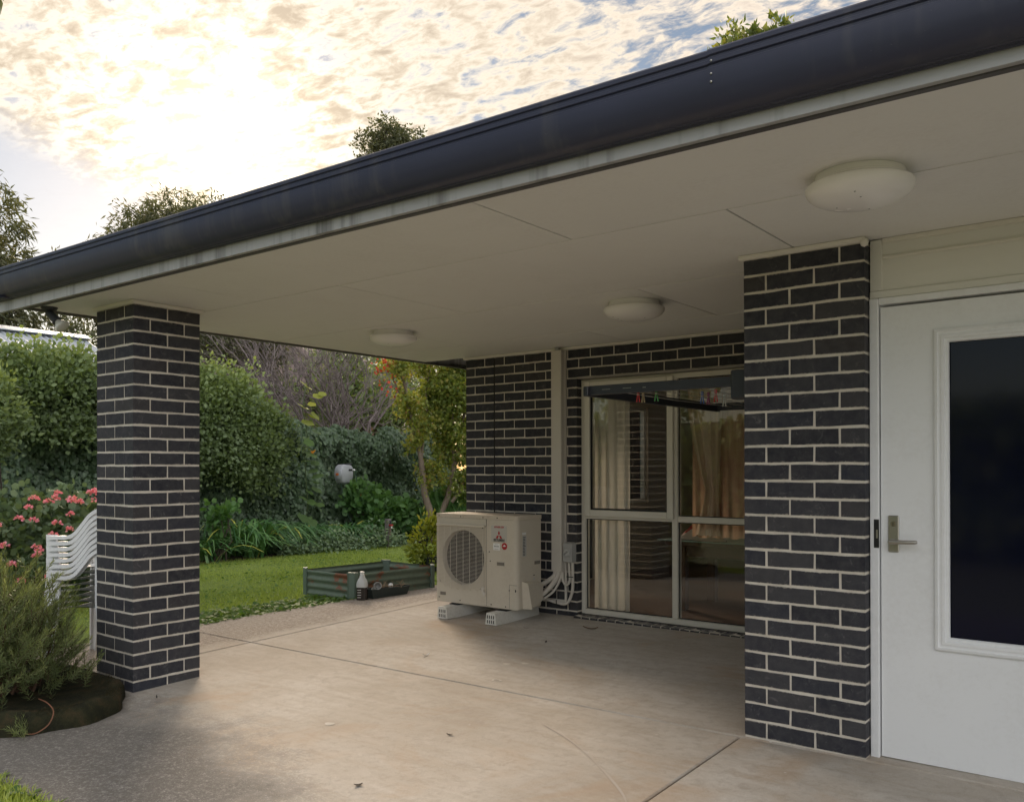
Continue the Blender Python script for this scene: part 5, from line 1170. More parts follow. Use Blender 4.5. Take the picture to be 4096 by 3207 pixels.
tree('gum_tree', 'olive-brown foliage just over the ivy between pillar and bare twigs', (-14.6, 7.0, -.15), ring(-14.6, 6.9, 4.0, .7, 1.3, .9, 16, .55), 7000, (.09, .17), GUMM, GUML, .1, droop=.4, group=GRP)
# bare twiggy tree over the fence
t = thing('bare_tree', 'leafless tangle of grey-brown twigs behind the ivy fence', 'tree', (-12.7, 8.6, -.1), group='garden trees'); m = MB()
def grow(a, d, L, r, depth):
    e = a + d * L; k1 = a + d * L * .35 + Vector(rng.normal(0, .07 * L, 3)); k2 = a + d * L * .7 + Vector(rng.normal(0, .07 * L, 3)); m.tube([a, k1, k2, e], [r, r * .88, r * .75, r * .6], 5 if depth > 1 else 3, cap=False)
    if depth == 0: return
    for i in range({4: 4, 3: 4, 2: 3, 1: 3}[depth]):
        nd = (d + Vector(rng.normal(0, .40, 3)) + Vector((-.04, 0, .06))).normalized(); s = rng.uniform(.35, 1.); grow(a.lerp(e, s), nd, L * rng.uniform(.55, .85), r * .60, depth - 1)
for i in range(9):
    b = Vector((-12.9 + rng.normal(0, .2), 8.2 + rng.normal(0, .35), .9)); ang = -1.0 + 1.75 * i / 8 + rng.normal(0, .08)
    grow(b, Vector((rng.normal(-.10, .15), math.sin(ang) * .85, math.cos(ang) + .15)).normalized(), rng.uniform(1.6, 2.2), .036, 4)
m.build('twigs', TWIGM, t)

# ------------------------------------------------------------------ neighbour's house and shed
hs = thing('brick_house', "neighbour's red-brown brick house with tiled roof behind the bare twigs", 'house', (-17.0, 12.4, -.2), math.radians(26))
hm = MB()     # local frame: +y runs along the eave, -x into the house; eave line at x=.45
FB = far_brick_mat(); z0 = 0.; HM = paint('far_mortar', (.34, .28, .24), .9, .1, 8)
hm.box(-8, -.02, -1.4, 9, 0, 3.55); hm.build('wall', HM, hs, world=False)
bm_ = MB().box(-.006, .012, 0, .23, 0, .076).mesh('brick'); bm_.materials.append(FB)
for r_ in range(17):
    for c_ in range(17):
        o = bpy.data.objects.new('brick', bm_); COL.objects.link(o); o.parent = hs; o.location = (-.014, -1.38 + c_ * .24 + (.12 if r_ % 2 else 0), 2.02 + r_ * .086)
GREENP = paint('green_trim', (.035, .085, .070), .5)
MB().box(.42, .47, -1.9, 9.5, 3.58, 3.76).build('fascia', GREENP, hs, world=False); MB().box(-.0, .42, -1.9, 9.5, 3.60, 3.63).build('eave_lining', paint('far_eave', (.10, .09, .08), .7), hs, world=False)
m = MB(); m.bbox(.02, .13, 2.0, 2.11, 0, 3.6, .01); m.build('downpipe', GREENP, hs, world=False)
m = MB(); m.add([(.50, -2.0, 3.74), (.50, 9.6, 3.74), (-4.5, 6.5, 6.9), (-4.5, 2.0, 6.9), (-9.5, -2.0, 3.74), (-9.5, 9.6, 3.74)], [(0, 1, 2, 3), (0, 3, 4), (1, 5, 2), (3, 2, 5, 4)]); m.build('roof', paint('roof_under', (.22, .165, .145), .9), hs, world=False)
tm = MB(); vs = []
for i in range(7):
    u = i / 6; zz = .022 * math.cos(u * 2 * math.pi) + .02
    for k in (0, 1): vs.append((-.34 * k, u * .30, zz + .012 * (1 - k)))
tm.add(vs, [(2 * i, 2 * i + 1, 2 * i + 3, 2 * i + 2) for i in range(6)]); tme = tm.mesh('roof_tile', smooth=60); TILEM = paint('weathered_tile', (.30, .225, .20), .8, .25, 4); tme.materials.append(TILEM)
sl_ = math.atan2(3.16, 5.0)
for r_ in range(17):
    for c_ in range(22):
        s = r_ * .32; yy = -1.95 + c_ * .30; lim0 = -2.0 + 4.0 * (s * math.cos(sl_)) / 5.0 + .05
        if yy < lim0: continue
        o = bpy.data.objects.new('roof_tile', tme); COL.objects.link(o); o.parent = hs; o.rotation_euler = (0, sl_, 0); o.location = (.50 - s * math.cos(sl_), yy, 3.75 + s * math.sin(sl_))
m = MB(); m.tube([(.52, -2.02, 3.80), (-4.5, 2.0, 6.98)], .09, 8); m.build('hip_cap', TILEM, hs, world=False)
m = MB(); m.tube([(-4.5, 2.0, 6.98), (-4.5, 6.5, 6.98)], .09, 8); m.build('ridge_cap', TILEM, hs, world=False)
# shed
s_ = thing('garden_shed', 'shed with pale corrugated iron roof behind the ivy', 'shed', (-14.0, 1.0, -.15))
ZINC = paint('pale_zinc', (.48, .51, .54), .40, .08, 3., metal=.35)
MB().box(-15.4, -12.9, -1.8, 3.3, -.15, 3.05).build('wall', paint('shed_wall', (.20, .21, .20), .7), s_)
m = MB(); vs = []; ny = 300
for i in range(ny + 1):
    y = -2.0 + 5.45 * i / ny; w_ = .022 * math.sin(2 * math.pi * y / .10)
    for x, z in ((-12.6, 3.10), (-14.1, 3.72)): vs.append((x, y, z + w_))
m.add(vs, [(2 * i, 2 * i + 1, 2 * i + 3, 2 * i + 2) for i in range(ny)]); m.build('roof_sheet', ZINC, s_, smooth=70)
m = MB(); m.add([(x - 0, y, z) for x, y, z in [(-14.1, -2, 3.70), (-14.1, 3.45, 3.70), (-15.6, 3.45, 3.08), (-15.6, -2, 3.08)]], [(0, 1, 2, 3)]); m.build('roof_sheet', ZINC, s_)
MB().sweep([(-.20, 3.70), (-.06, 3.775), (0, 3.80), (.06, 3.775), (.20, 3.715), (.20, 3.705), (-.20, 3.69)], (-14.1, -2.05, 0), (-14.1, 3.5, 0), (1, 0)).build('ridge_cap', ZINC, s_)

# ------------------------------------------------------------------ garden objects
BZ = -.03
bd = thing('raised_bed', 'green corrugated steel garden bed with rust, at the lawn edge', 'garden bed', (-5.5, 2.5, BZ))
c0, c1, c2, c3 = Vector((-5.99, 2.0, 0)), Vector((-5.20, 2.0, 0)), Vector((-5.045, 3.09, 0)), Vector((-5.85, 3.12, 0))
def corr(a, b, inset=.045, h=.275):
    m = MB(); d = (b - a).normalized(); n_ = Vector((d.y, -d.x, 0)); a2, b2 = a + d * inset, b - d * inset; vs = []; K = 26
    for k in range(K + 1):
        z = BZ - .01 + h * k / K; w_ = .010 * math.sin(k / K * 2 * math.pi * 3.5)
        for q in (a2, b2): vs.append((q.x + n_.x * w_, q.y + n_.y * w_, z + (.006 * math.sin(q.y * 9) if k == K else 0)))
    m.add(vs, [(2 * k, 2 * k + 1, 2 * k + 3, 2 * k + 2) for k in range(K)]); return m
for a, b in ((c0, c1), (c1, c2), (c2, c3), (c3, c0)): corr(a, b).build('side_panel', RUST, bd, smooth=60)
for c, q in ((c0, c2), (c1, c3), (c2, c0), (c3, c1)):
    d = (c - q).normalized(); n_ = Vector((-d.y, d.x, 0)); m = MB(); pp = [c - d * .02 + n_ * .06, c + d * .012 + n_ * .03, c + d * .012 - n_ * .03, c - d * .02 - n_ * .06, c - d * .035 - n_ * .05, c - d * .035 + n_ * .05]
    m.prism([(v.x, v.y) for v in pp], lambda u, v, k: (u, v, BZ - .012 + .295 * k)); m.build('corner_post', paint('green_post', (.125, .175, .14), .5, .08), bd)
MB().add([(c0.x + .03, c0.y + .03, BZ + .02), (c1.x - .03, c1.y + .03, BZ + .02), (c2.x - .03, c2.y - .03, BZ + .02), (c3.x + .03, c3.y - .03, BZ + .02)], [(0, 1, 2, 3)]).build('soil', SOIL, bd)
t = thing('plastic_bottle', 'clear plastic bottle of dark liquid beside the garden bed', 'bottle', (-5.02, 1.98, gz(-5.02, 1.98)))
BOT = NT('milky_plastic'); bsh = BOT.N('ShaderNodeBsdfTransparent'); mx = BOT.N('ShaderNodeMixShader'); mx.inputs[0].default_value = .72; BOT.l.new(bsh.outputs[0], mx.inputs[1]); BOT.l.new(BOT.principled((.72, .74, .73), .25), mx.inputs[2]); BOT = BOT.finish(mx.outputs[0])
def sq(prof, n=28, e=4.):
    m = MB(); vs = []
    for r, h, k in prof:
        for i in range(n):
            a = 2 * math.pi * i / n; ca, sa = math.cos(a), math.sin(a); q = (abs(ca) ** (2 + k * 3) + abs(sa) ** (2 + k * 3)) ** (-1 / (2 + k * 3)); vs.append((r * q * ca, r * q * sa, h))
    N_ = len(prof); m.add(vs, [(i * n + k, i * n + (k + 1) % n, (i + 1) * n + (k + 1) % n, (i + 1) * n + k) for i in range(N_ - 1) for k in range(n)] + [tuple(range(n)), tuple((N_ - 1) * n + k for k in range(n))]); return m
sq([(.050, .002, 1), (.055, .006, 1), (.055, .135, 1)]).build('liquid', paint('dark_liquid', (.035, .030, .028), .2), t, world=False, smooth=40)
sq([(.0556, .1355, 1), (.056, .16, 1), (.053, .185, .7), (.042, .215, .3), (.030, .235, 0), (.028, .250, 0), (.024, .256, 0), (.0235, .262, 0)]).build('bottle_body', BOT, t, world=False, smooth=50)
sq([(.021, .2625, 0), (.021, .285, 0), (.024, .287, 0), (.024, .294, 0), (.018, .295, 0)]).build('bottle_neck', STICK, t, world=False, smooth=40)
m = MB()
for i in range(4): m.box(-.04, .0, -.0568, -.0555, .03 + i * .026, .034 + i * .026)
m.build('scale_mark', STICK, t, world=False); t.rotation_euler = (0, 0, rad(35))
t = thing('planter_trough', 'dark plastic trough of pots and dry scraps beside the garden bed', 'trough', (-4.985, 2.30, gz(-5, 2.3)), rad(-8))
m = MB(); zz = .10
vs = [(-.06, -.22, 0), (.06, -.22, 0), (.06, .22, 0), (-.06, .22, 0), (-.08, -.25, zz), (.08, -.25, zz), (.08, .25, zz), (-.08, .25, zz), (-.07, -.24, zz), (.07, -.24, zz), (.07, .24, zz), (-.07, .24, zz), (-.065, -.23, .06), (.065, -.23, .06), (.065, .23, .06), (-.065, .23, .06)]
m.add(vs, [(0, 1, 2, 3)] + [(a + i, a + (i + 1) % 4, a + 4 + (i + 1) % 4, a + 4 + i) for a in (0, 4, 8) for i in range(4)] + [(12, 13, 14, 15)]); m.build('trough', paint('dark_green_plastic', (.035, .048, .045), .5), t, world=False)
MB().bbox(-.085, .085, -.255, .255, zz - .004, zz + .004, .002) if False else None
m = MB().lathe([(.03, 0), (.038, .085), (.042, .085), (.042, .095), (.036, .095), (.028, .01)], (0, 0, 0), 20); q = Vector((.7, -.5, .35)).to_track_quat('Z', 'Y'); m.v = [tuple(q @ Vector(v) + Vector((0, -.12, .10))) for v in m.v]; m.build('flower_pot', GREYPL, t, world=False, smooth=40)
m = MB().lathe([(.025, 0), (.034, .065), (.030, .065), (.022, .01)], (0, 0, 0), 18); q = Vector((.9, -.3, .1)).to_track_quat('Z', 'Y'); m.v = [tuple(q @ Vector(v) + Vector((-.01, -.17, .085))) for v in m.v]; m.build('flower_pot', GREYPL, t, world=False, smooth=40)
m = MB().lathe([(.002, -.026), (.02, -.02), (.028, 0), (.02, .02), (.002, .026)], (0, .05, .11), 14); m.build('round_stone', STICK, t, world=False, smooth=60)
m = MB()
for i in range(34):
    a = Vector((random.uniform(-.05, .05), random.uniform(-.1, .22), .10)); b = a + Vector((random.uniform(-.06, .08), random.uniform(-.08, .08), random.uniform(-.01, .07))); m.tube([a, (a + b) / 2 + Vector((0, 0, .012)), b], [.003, .0025, .0015], 4)
m.build('dry_stalks', paint('dry_stalk', (.34, .25, .16), .9, .2, 20), t, world=False)
t = thing('tap_post', 'grey timber post with a red-handled garden tap at the lawn edge', 'post', (-9.70, 6.86, -.1))
MB().bbox(-.045, .045, -.045, .045, -.05, .53, .006).build('post', bark_mat('grey_timber', (.11, .10, .095), (.22, .20, .185), 20), t, world=False)
MB().tube([(.05, 0, .0), (.05, 0, .40), (.058, 0, .415)], .011, 8).build('riser_pipe', paint('dull_copper', (.20, .13, .09), .4), t, world=False)
MB().tube([(.045, 0, .40), (.085, -.005, .40), (.100, -.005, .36)], [.014, .016, .013], 10).build('tap', STEEL, t, world=False); MB().bbox(.045, .115, -.028, .022, .405, .432, .006).build('tap_handle', RED, t, world=False)
MB().tube([(.07, -.004, .44), (.07, -.004, .50)], .018, 10).build('hose_fitting', DARKM, t, world=False)
# hose reel
t = thing('hose_reel', 'pale grey wall hose reel with orange badge on the ivy', 'hose reel', (-10.98, 6.93, 1.24))
hp = [(0, .19), (.06, .19), (.13, .175), (.165, .13), (.175, .05), (.17, -.05), (.14, -.13), (.09, -.175), (.03, -.19), (-.05, -.19), (-.12, -.165), (-.165, -.10), (-.18, 0), (-.17, .09), (-.14, .15), (-.08, .185)]
m = MB(); n = len(hp); sec = [(-.10, .88), (-.085, 1.), (.05, 1.), (.085, .93), (.105, .80)]; vs = [(x, v * k * .94, w_ * k) for x, k in sec for v, w_ in hp]
m.add(vs, [(i * n + k, i * n + (k + 1) % n, (i + 1) * n + (k + 1) % n, (i + 1) * n + k) for i in range(len(sec) - 1) for k in range(n)] + [tuple(range(n)), tuple((len(sec) - 1) * n + k for k in range(n))]); GR = paint('reel_grey', (.38, .39, .41), .4, .05)
m.build('housing', GR, t, world=False, smooth=45)
MB().lathe([(.105, 0), (.11, -.012), (.095, -.026), (.02, -.03)], (.02, -.155, 0), 28, 'Y').build('side_disc', GR, t, world=False, smooth=45)
MB().bbox(-.02, .06, -.192, -.184, -.022, .022, .004).build('badge', paint('orange_badge', (.65, .17, .05), .5), t, world=False)
MB().bbox(-.01, .112, .02, .15, .06, .105, .01).build('hose_mouth', BLACK, t, world=False); MB().bbox(-.05, .09, -.02, .12, .182, .205, .01).build('carry_grip', DARKM, t, world=False)
MB().tube([(.09, .12, .08), (.13, .14, .085), (.15, .145, .07)], .016, 8).build('hose_guide', STICK, t, world=False)
MB().tube(bez([(.15, .145, .07), (.14, .18, -.05), (.12, .24, -.25), (.14, .29, -.38)]), .009, 7).build('hose', paint('green_hose', (.035, .075, .05), .5), t, world=False)
MB().tube([(.14, .29, -.37), (.145, .295, -.43)], .022, 8).build('nozzle', paint('red_fitting', (.62, .06, .05), .4), t, world=False)
MB().tube(bez([(.02, -.10, -.17), (.06, -.06, -.45), (.1, .02, -.8), (.3, .12, -1.05), (.9, .1, -1.22)]), .009, 7).build('hose', paint('green_hose_b', (.035, .075, .05), .5), t, world=False)
# potted yellow shrub behind the unit
t = bush('yellow_shrub', 'small yellow-leaved shrub in a dark pot behind the outdoor unit', (-6.35, 4.38, .34), (.24, .30, .40), 900, (.05, .09), YELM, LEAF, 'shrub', clumps=18, cs=.2, base=(-6.35, 4.38, -.06), light_top=.3)
MB().lathe([(.13, 0), (.15, .04), (.17, .20), (.18, .20), (.18, .23), (.16, .23), (.14, .18)], (-6.35, 4.38, -.06), 24).build('pot', DARKM, t, smooth=40)

# ------------------------------------------------------------------ stacked chairs beside the pillar
def chair(k, label):
    t = thing('plastic_chair', label, 'chair', (-4.60, -1.00, gz(-4.6, -1.0) + .041 * k), math.atan2(-.30, -.90) + math.pi / 2 + rad(6), 'stacked white plastic chairs')
    # local: faces +(-y)... front is -y, back is +y
    W, Dp, sh = .21, .20, .42
    def strip(nm, pts, hw, th=.012, up=(0, 0, 1)):
        m = MB(); vs = []
        for (x, y, z), w_ in zip(pts, hw): pass
    m = MB(); N_ = 8; vs = []                                  # seat shell, dished
    for j in range(N_ + 1):
        for i in range(N_ + 1):
            u, v = i / N_ * 2 - 1, j / N_ * 2 - 1; z = sh - .022 * (1 - u * u) * (1 - .5 * v * v) + (-.025 * max(0, -v - .6) / .4); vs.append((u * (W + .012 * (v < 0)), v * Dp, z))
    q = len(vs); vs += [(x, y, z - .006) for x, y, z in vs]
    f = [(j * 9 + i, j * 9 + i + 1, (j + 1) * 9 + i + 1, (j + 1) * 9 + i) for j in range(8) for i in range(8)]; f += [tuple(a + q for a in reversed(x)) for x in f]
    m.add(vs, f); m.build('seat', CHAIRW, t, world=False, smooth=60)
    bk = MB(); N2 = 12; vs = []                                # backrest: curved frame and slats
    def bp(u, h): return (u * (W + .015 - .03 * h), Dp + .02 + .135 * h - .05 * (1 - u * u) * (-1) * .9, sh + .01 + .40 * h + .035 * (1 - u * u) * (h > .9))
    def ribbon(p, q_, wdt, n_=8, thick=.010):
        vs = []
        for i in range(n_ + 1):
            s = i / n_; a = Vector(bp(p[0] + (q_[0] - p[0]) * s, p[1] + (q_[1] - p[1]) * s)); vs.append(a)
        b2 = MB(); b2.tube(vs, wdt, 6); return b2
    for u in (-.62, -.31, 0., .31, .62):
        b2 = ribbon((u, .05), (u, .95), .014); bk.add(b2.v, b2.f)
    b2 = ribbon((-1, 1), (1, 1), .020, 12); bk.add(b2.v, b2.f); b2 = ribbon((-1, .08), (1, .08), .018, 12); bk.add(b2.v, b2.f)
    bk.build('backrest', CHAIRW, t, world=False, smooth=60)
    for sg in (-1, 1):
        am = MB(); path = [(sg * .235, -.225, .636), (sg * .240, -.13, .640), (sg * .242, -.06, .642), (sg * .242, .00, .665), (sg * .238, .06, .730), (sg * .232, .12, .80), (sg * .222, .20, .845), (sg * .20, .30, .862)]
        pts = bez(path, 5); vs = []
        for i, c_ in enumerate(pts):
            s = i / (len(pts) - 1); hw = .030 - .010 * s; dn = .026
            dv = (pts[min(i + 1, len(pts) - 1)] - pts[max(0, i - 1)]).normalized(); nn = Vector((0, -dv.z, dv.y))
            for a, b_ in ((-hw, 0), (hw, 0), (hw, -dn), (hw - .006, -dn), (hw - .006, -.006), (-hw + .006, -.006), (-hw + .006, -dn), (-hw, -dn)): vs.append(c_ + Vector((a, 0, 0)) + nn * b_)
        K = len(pts); am.add(vs, [(i * 8 + j, i * 8 + (j + 1) % 8, (i + 1) * 8 + (j + 1) % 8, (i + 1) * 8 + j) for i in range(K - 1) for j in range(8)] + [tuple(range(8)), tuple((K - 1) * 8 + j for j in range(8))]); am.build('armrest', CHAIRW, t, world=False, smooth=30)
        for front in (1, 0):
            lm = MB(); top = Vector((sg * .238, -.215 if front else .20, .645 if front else .74)); mid = Vector((sg * .232, -.20 if front else .20, .42)); ft = Vector((sg * .255, -.245 if front else .275, .0)); vs = []
            rows_ = [(top, .042), (mid, .052), (ft, .034)]
            for c_, w_ in rows_:
                for a, b_ in ((-.004 * sg, -w_), (-.030 * sg, -w_ + .01), (-.030 * sg, -w_ + .016), (-.004 * sg + .004 * -sg, -w_ + .012), (-.008 * sg, w_ - .012), (-.030 * sg, w_ - .016), (-.030 * sg, w_ - .01), (-.004 * sg, w_)): vs.append(c_ + Vector((a, b_, 0)))
            lm.add(vs, [(i * 8 + j, i * 8 + (j + 1) % 8, (i + 1) * 8 + (j + 1) % 8, (i + 1) * 8 + j) for i in range(2) for j in range(8)]); lm.build('leg', CHAIRW, t, world=False)
    return t
ch0 = chair(0, 'lowest white plastic chair of the stack beside the brick pillar')
def copy_tree(o, parent=None):
    c = o.copy(); COL.objects.link(c); c.parent = parent
    for k in o.children: copy_tree(k, c)
    return c
names = ['second', 'third', 'fourth', 'fifth', 'sixth']
for k in range(1, 8):
    c = copy_tree(ch0); c.location.z += .041 * k; c.location.x += random.uniform(-.004, .004)
    c['label'] = 'topmost white plastic chair of the stack beside the brick pillar' if k == 7 else 'white plastic chair, %s from the top of the stack' % ['', '', 'second', 'third', 'fourth', 'fifth', 'sixth', 'seventh'][8 - k]

# ------------------------------------------------------------------ planter with needle-leaved shrub
t = thing('planter_edge', 'low rounded mossy planter edge at the foot of the brick pillar', 'planter', (-4.0, -1.86, -.09))
m = MB(); prof = [(1.0, -.02), (1.0, .05), (.985, .095), (.94, .122), (.88, .125), (.83, .11), (.80, .085)]; n = 64; vs = []
def rimp(a, k):
    x = math.cos(a); y = math.sin(a); ex = (.62 if x > 0 else 1.5); wob = 1 + .025 * math.sin(5 * a) + .018 * math.sin(11 * a + 1); return (-3.72 + ex * x * wob * (k if x > 0 else 1 - (1 - k) * .5), -1.86 + .50 * y * wob * k)
for k, h in prof:
    for i in range(n): a = 2 * math.pi * i / n; x, y = rimp(a, k); vs.append((x, y, -.09 + h + .012 * math.sin(7 * a) * (h > .1)))
m.add(vs, [(i * n + j, i * n + (j + 1) % n, (i + 1) * n + (j + 1) % n, (i + 1) * n + j) for i in range(len(prof) - 1) for j in range(n)] + [tuple((len(prof) - 1) * n + j for j in range(n))]); m.build('rim', MOSS, t, smooth=60)
n = 5000; a = rng.uniform(0, 6.283, n); kk = rng.uniform(.83, 1.0, n); P = np.array([rimp(q, k_) for q, k_ in zip(a, kk)]); zz = -.09 + np.interp(kk, [.80, .83, .88, .94, .985, 1.0], [.085, .11, .125, .122, .095, .05]) * 1.0 - (kk > .985) * rng.random(n) * .08
Dm = np.stack([rng.normal(0, .8, n), rng.normal(0, .8, n), rng.uniform(.3, 1, n)], 1)
MOSSL = leaf_mat('moss_tuft', [(.020, .022, .010), (.035, .035, .014), (.09, .055, .025)], .2, .8, .2)
leafobj('moss', scatter_mesh('moss', *BLADE, np.stack([P[:, 0], P[:, 1], zz - .003], 1), Dm, randn(n), rng.uniform(.010, .028, n)), MOSSL, t)
t = thing('needle_shrub', 'dense green shrub of fine curved needles in the mossy planter', 'shrub', (-3.85, -1.85, .03))
P = []; D = []; Nn = []; S_ = []; RR = []; m = MB()
SC = np.array((-4.0, -1.96, .30)); SR = np.array((.60, .46, .46))
for i in range(26):
    a = rng.uniform(0, 6.283); e = SC + SR * .7 * np.array((math.cos(a), math.sin(a), rng.uniform(-.2, .8))); limb(m, (-3.86 + rng.normal(0, .08), -1.87 + rng.normal(0, .07), .02), e, .009, .004, 5, .12, 4)
for i in range(1500):
    u = rng.normal(size=3); u /= np.linalg.norm(u); q = rng.random() ** .38; c0_ = SC + SR * np.array((1.08 - .28 * u[2], 1.08 - .28 * u[2], 1.)) * u * q * (1 + .16 * math.sin(4 * math.atan2(u[1], u[0]) + 3 * u[2]))
    if c0_[2] < .05 or c0_[0] > -3.36: continue
    d = Vector((u[0] * .55 + rng.normal(0, .32), u[1] * .55 + rng.normal(0, .32), .70 + .2 * u[2])).normalized(); L = rng.uniform(.10, .21); b = Vector(c0_) - d * L * .4
    e = b + d * L; m.tube([b, e], [.0020, .0010], 3, cap=False); o_ = d.orthogonal().normalized(); o2 = d.cross(o_); nn = int(L * 230); tone = np.clip(.30 + .22 * rng.normal(), 0, .8)
    for k in range(nn):
        s2 = k / nn; th = k * 2.4; P.append(b + d * L * s2); D.append((o_ * math.cos(th) + o2 * math.sin(th)) * (1.1 - .5 * s2) + d * (.15 + .6 * s2)); Nn.append(d); S_.append(rng.uniform(.028, .044) * (1.1 - .35 * s2)); RR.append(np.clip(tone + .35 * s2 * q, 0, 1))
NEED = ([(-.055, 0, 0), (.055, 0, 0), (.065, .55, .12), (-.065, .55, .12), (0, 1, .38)], [(0, 1, 2, 3), (3, 2, 4)])
m.build('stems', bark_mat('red_brown_stem', (.05, .03, .02), (.12, .07, .045), 40), t)
leafobj('needles', scatter_mesh('needles', *NEED, np.array([tuple(v) for v in P]), np.array([tuple(v) for v in D]), np.array([tuple(v) for v in Nn]), np.array(S_), np.array(RR)), NEEDM, t)
t = thing('trailing_sprig', 'small green sprig on a bare reddish stem hanging over the planter edge', 'plant', (-3.06, -2.05, -.07))
pts = bez([(-3.30, -1.99, .075), (-3.17, -2.0, .075), (-3.10, -2.0, .04), (-3.09, -2.03, -.02), (-3.12, -2.08, -.06), (-3.18, -2.11, -.07)]); MB().tube(pts, .0034, 6).build('stem', paint('orange_brown_stem', (.20, .085, .045), .6), t)
P = []; D = []; Nn = []
for i in range(11):
    b = Vector((-3.17, -2.12, -.07)) + Vector(rng.normal(0, .03, 3)) * Vector((1, 1, 0)); d = (Vector((rng.normal(-.2, .7), rng.normal(0, .7), 1))).normalized(); L = rng.uniform(.06, .12)
    for k in range(22): s = k / 22; th = k * 2.4; o_ = d.orthogonal().normalized(); o2 = d.cross(o_); P.append(tuple(b + d * L * s)); D.append(tuple(o_ * math.cos(th) + o2 * math.sin(th) + d * .7)); Nn.append(tuple(d))
leafobj('needles', scatter_mesh('needles', *NEED, np.array(P), np.array(D), np.array(Nn), rng.uniform(.018, .030, len(P)), .4 + .5 * rng.random(len(P))), NEEDM, t)

# ------------------------------------------------------------------ scraps on the concrete
LITM = paint('dry_leaf', (.17, .095, .05), .8, .3, 30); LITD = paint('dark_scrap', (.03, .022, .016), .9)
def litter(x, y, L, w_, rz, mat, label, curl=.012, grp='fallen leaves on the concrete'):
    m = MB(); K = 6; vs = []
    for i in range(K + 1):
        s = i / K; ww = w_ * math.sin(math.pi * (.06 + .88 * s)) ** .8; zz = curl * abs(2 * s - 1) ** 2
        vs += [(L * (s - .5), -ww, zz + curl * .5), (L * (s - .5), 0, zz + .0015), (L * (s - .5), ww, zz + curl * .4)]
    m.add(vs, [(3 * i + j, 3 * i + j + 1, 3 * i + j + 4, 3 * i + j + 3) for i in range(K) for j in (0, 1)]); o = m.build('fallen_leaf', mat, None); o.location = (x, y, gz(x, y) + .001); o.rotation_euler = (0, 0, rz); tag(o, label, 'leaf', grp, 'thing')
litter(-2.08, 1.80, .13, .016, .25, LITM, 'long curled brown leaf on the concrete below the window', .016)
litter(-2.60, .40, .060, .010, 1.2, STICK, 'pale feather-like scrap on the concrete near the saw cut', .012)
litter(-1.27, -.82, .035, .010, .4, LITD, 'dark crumpled scrap in the middle of the concrete', .006)
litter(-1.15, -1.56, .04, .014, 1.0, LITD, 'dark crumpled leaf at the front of the concrete', .007)
litter(-2.55, 1.55, .05, .006, .3, LITD, 'dark twig on the concrete before the unit', .006); litter(-2.1, 1.2, .03, .008, 2., LITD, 'small dark scrap below the dividing frame of the window')
litter(-3.28, -1.30, .085, .004, -.5, LITD, 'thin dark twig beside the foot of the free-standing pillar', .004)
PSM = paint('paint_mark', (.62, .57, .50), .9, .1)
def mark(x, y, r, label, hole=False):
    m = MB(); n = 20; vs = []; 
    for k in ((.5, 1.) if hole else (0.02, 1.)):
        for i in range(n): a = 2 * math.pi * i / n; q = r * k * (1 + .12 * math.sin(3 * a + x * 7)); vs.append((x + q * math.cos(a), y + q * .8 * math.sin(a), gz(x, y) + .0022 + .0287 * q * .8 * math.sin(a)))
    m.add(vs, [(i, (i + 1) % n, n + (i + 1) % n, n + i) for i in range(n)]); o = m.build('paint_spot', PSM); tag(o, label, 'spot', 'pale spots on the concrete', 'thing')
mark(-1.74, .15, .036, 'pale ring-shaped paint spot near the saw cut', True); mark(-1.95, .52, .028, 'pale paint spot left of its twin before the window'); mark(-1.85, .60, .026, 'pale paint spot right of its twin before the window'); mark(-1.95, -1.05, .030, 'pale spot at the front of the concrete')
pts = [(-.96, -.41), (-.72, -.53), (-.50, -.68), (-.27, -.86), (-.10, -1.02), (.02, -1.20)]; v3 = [Vector((a, b, 0)) for a, b in pts]; cpt = bez(v3, 8); m = MB(); vs = []
for i, c_ in enumerate(cpt):
    d = (cpt[min(i + 1, len(cpt) - 1)] - cpt[max(0, i - 1)]).normalized(); w_ = .0045 + .0025 * math.sin(i * .3); vs += [(c_.x - d.y * w_, c_.y + d.x * w_, gz(c_.x, c_.y) + .0022), (c_.x + d.y * w_, c_.y - d.x * w_, gz(c_.x, c_.y) + .0022)]
m.add(vs, [(2 * i, 2 * i + 1, 2 * i + 3, 2 * i + 2) for i in range(len(cpt) - 1)]); o = m.build('scrape_mark', paint('pale_scrape', (.50, .44, .375), .9)); tag(o, 'pale curved scrape mark across the front of the concrete', 'mark', kind='thing')

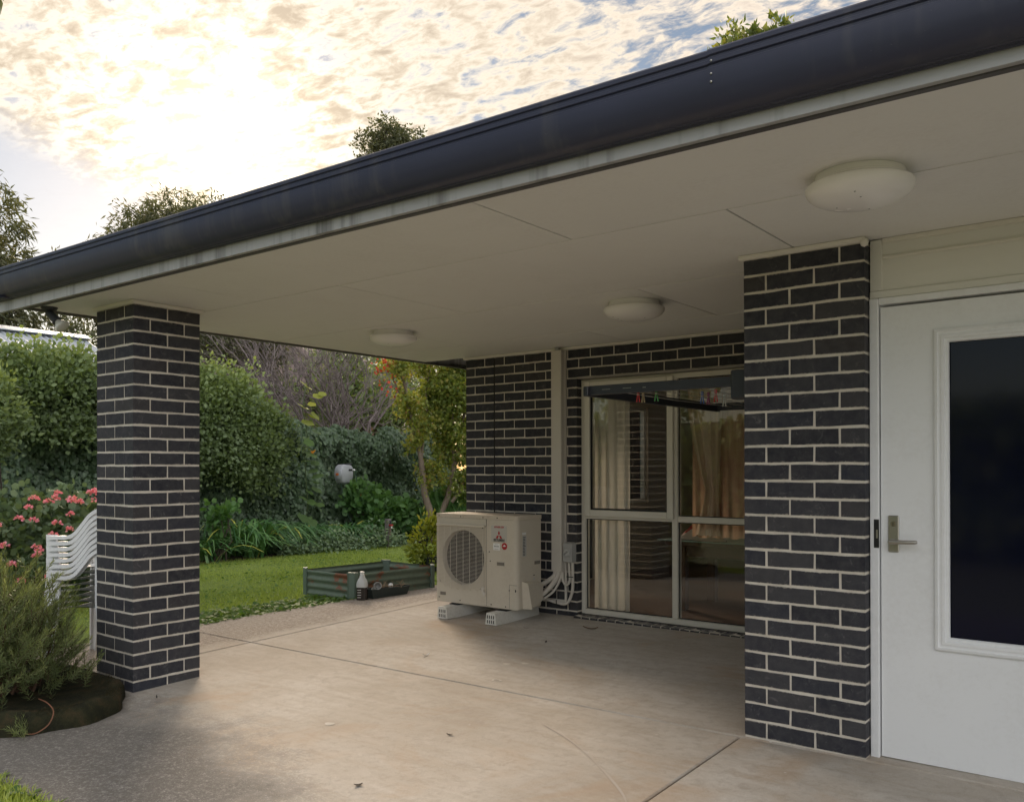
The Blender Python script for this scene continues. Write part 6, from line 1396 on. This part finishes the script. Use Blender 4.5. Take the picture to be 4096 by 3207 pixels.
# overhanging tree outside the view, one twig of which hangs into the corner
t = thing('overhanging_tree', 'dark hanging gum leaves at the top corner of the view', 'tree', (-6.4, -4.6, -.12)); m = MB()
limb(m, (-6.4, -4.6, -.12), (-6.0, -4.3, 3.4), .16, .11, 9, .03); limb(m, (-6.0, -4.3, 3.4), (-2.15, -2.76, 3.75), .06, .012, 7, .03); limb(m, (-6.0, -4.3, 3.4), (-7.2, -5.5, 6.0), .08, .03, 7, .05)
limb(m, (-2.15, -2.76, 3.75), (-2.06, -2.70, 3.30), .006, .003, 5, .02); m.build('trunk', TRUNK, t, smooth=60)
P = [(-2.06, -2.70, 3.31), (-2.05, -2.69, 3.30), (-2.055, -2.70, 3.33), (-2.04, -2.69, 3.29), (-2.06, -2.70, 3.26), (-2.05, -2.69, 3.34)]; D = [(.25, .12, -1), (-.1, 0, -1), (.35, .2, -.9), (.1, .1, -1), (0, 0, -1), (.5, .3, -.6)]
extra = 500; Pe = np.array([-6.9, -5.3, 5.6]) + randn(extra) * .7; P = np.concatenate([np.array(P), Pe]); D = np.concatenate([np.array(D, float), randn(extra) + np.array([0, 0, -1.])]); leafobj('crown', scatter_mesh('crown', *GUML, P, D, randn(len(P)), np.concatenate([np.full(6, .085), rng.uniform(.1, .16, extra)])), GUMM, t)

# planting on the street side of the garden, behind the viewer: seen in the window's reflection
fh = thing('boundary_hedge', 'leafy hedge on the street side of the garden, mirrored in the window', 'hedge', (-4, -11, -.15))
n = 9000; x = rng.uniform(-22, 9, n); z = rng.random(n) ** .8 * (2.7 + .4 * np.sin(x * .9)); y = -11 - .35 * np.sin(x * 1.7) + .25 * np.sin(z * 4 + x) + rng.normal(0, .12, n)
leafobj('leaves', scatter_mesh('leaves', *LEAFW, np.stack([x, y, z - .1], 1), randn(n), np.stack([rng.normal(0, .5, n), np.ones(n), rng.normal(.4, .4, n)], 1), rng.uniform(.14, .26, n)), IVYL, fh)
MB().box(-22, 9, -11.75, -11.45, -.15, 2.5).build('inner_growth', paint('hedge_shade_growth', (.03, .045, .025), .95), fh)
for k, (x, y, h) in enumerate(((-15.5, -6.5, 5.2), (-10.5, -13.5, 6.5), (-4.0, -15., 6.0))):
    tree('garden_tree', 'leafy tree on the street side, %s' % ('beside the overhanging gum', 'behind the boundary hedge end', 'behind the middle of the boundary hedge')[k], (x, y, -.15), ring(x, y, h * .68, 1.9, 1.9, h * .3, 14, 1.0), 6000, (.16, .28), IVYL, LEAF, .2, group='street-side trees')
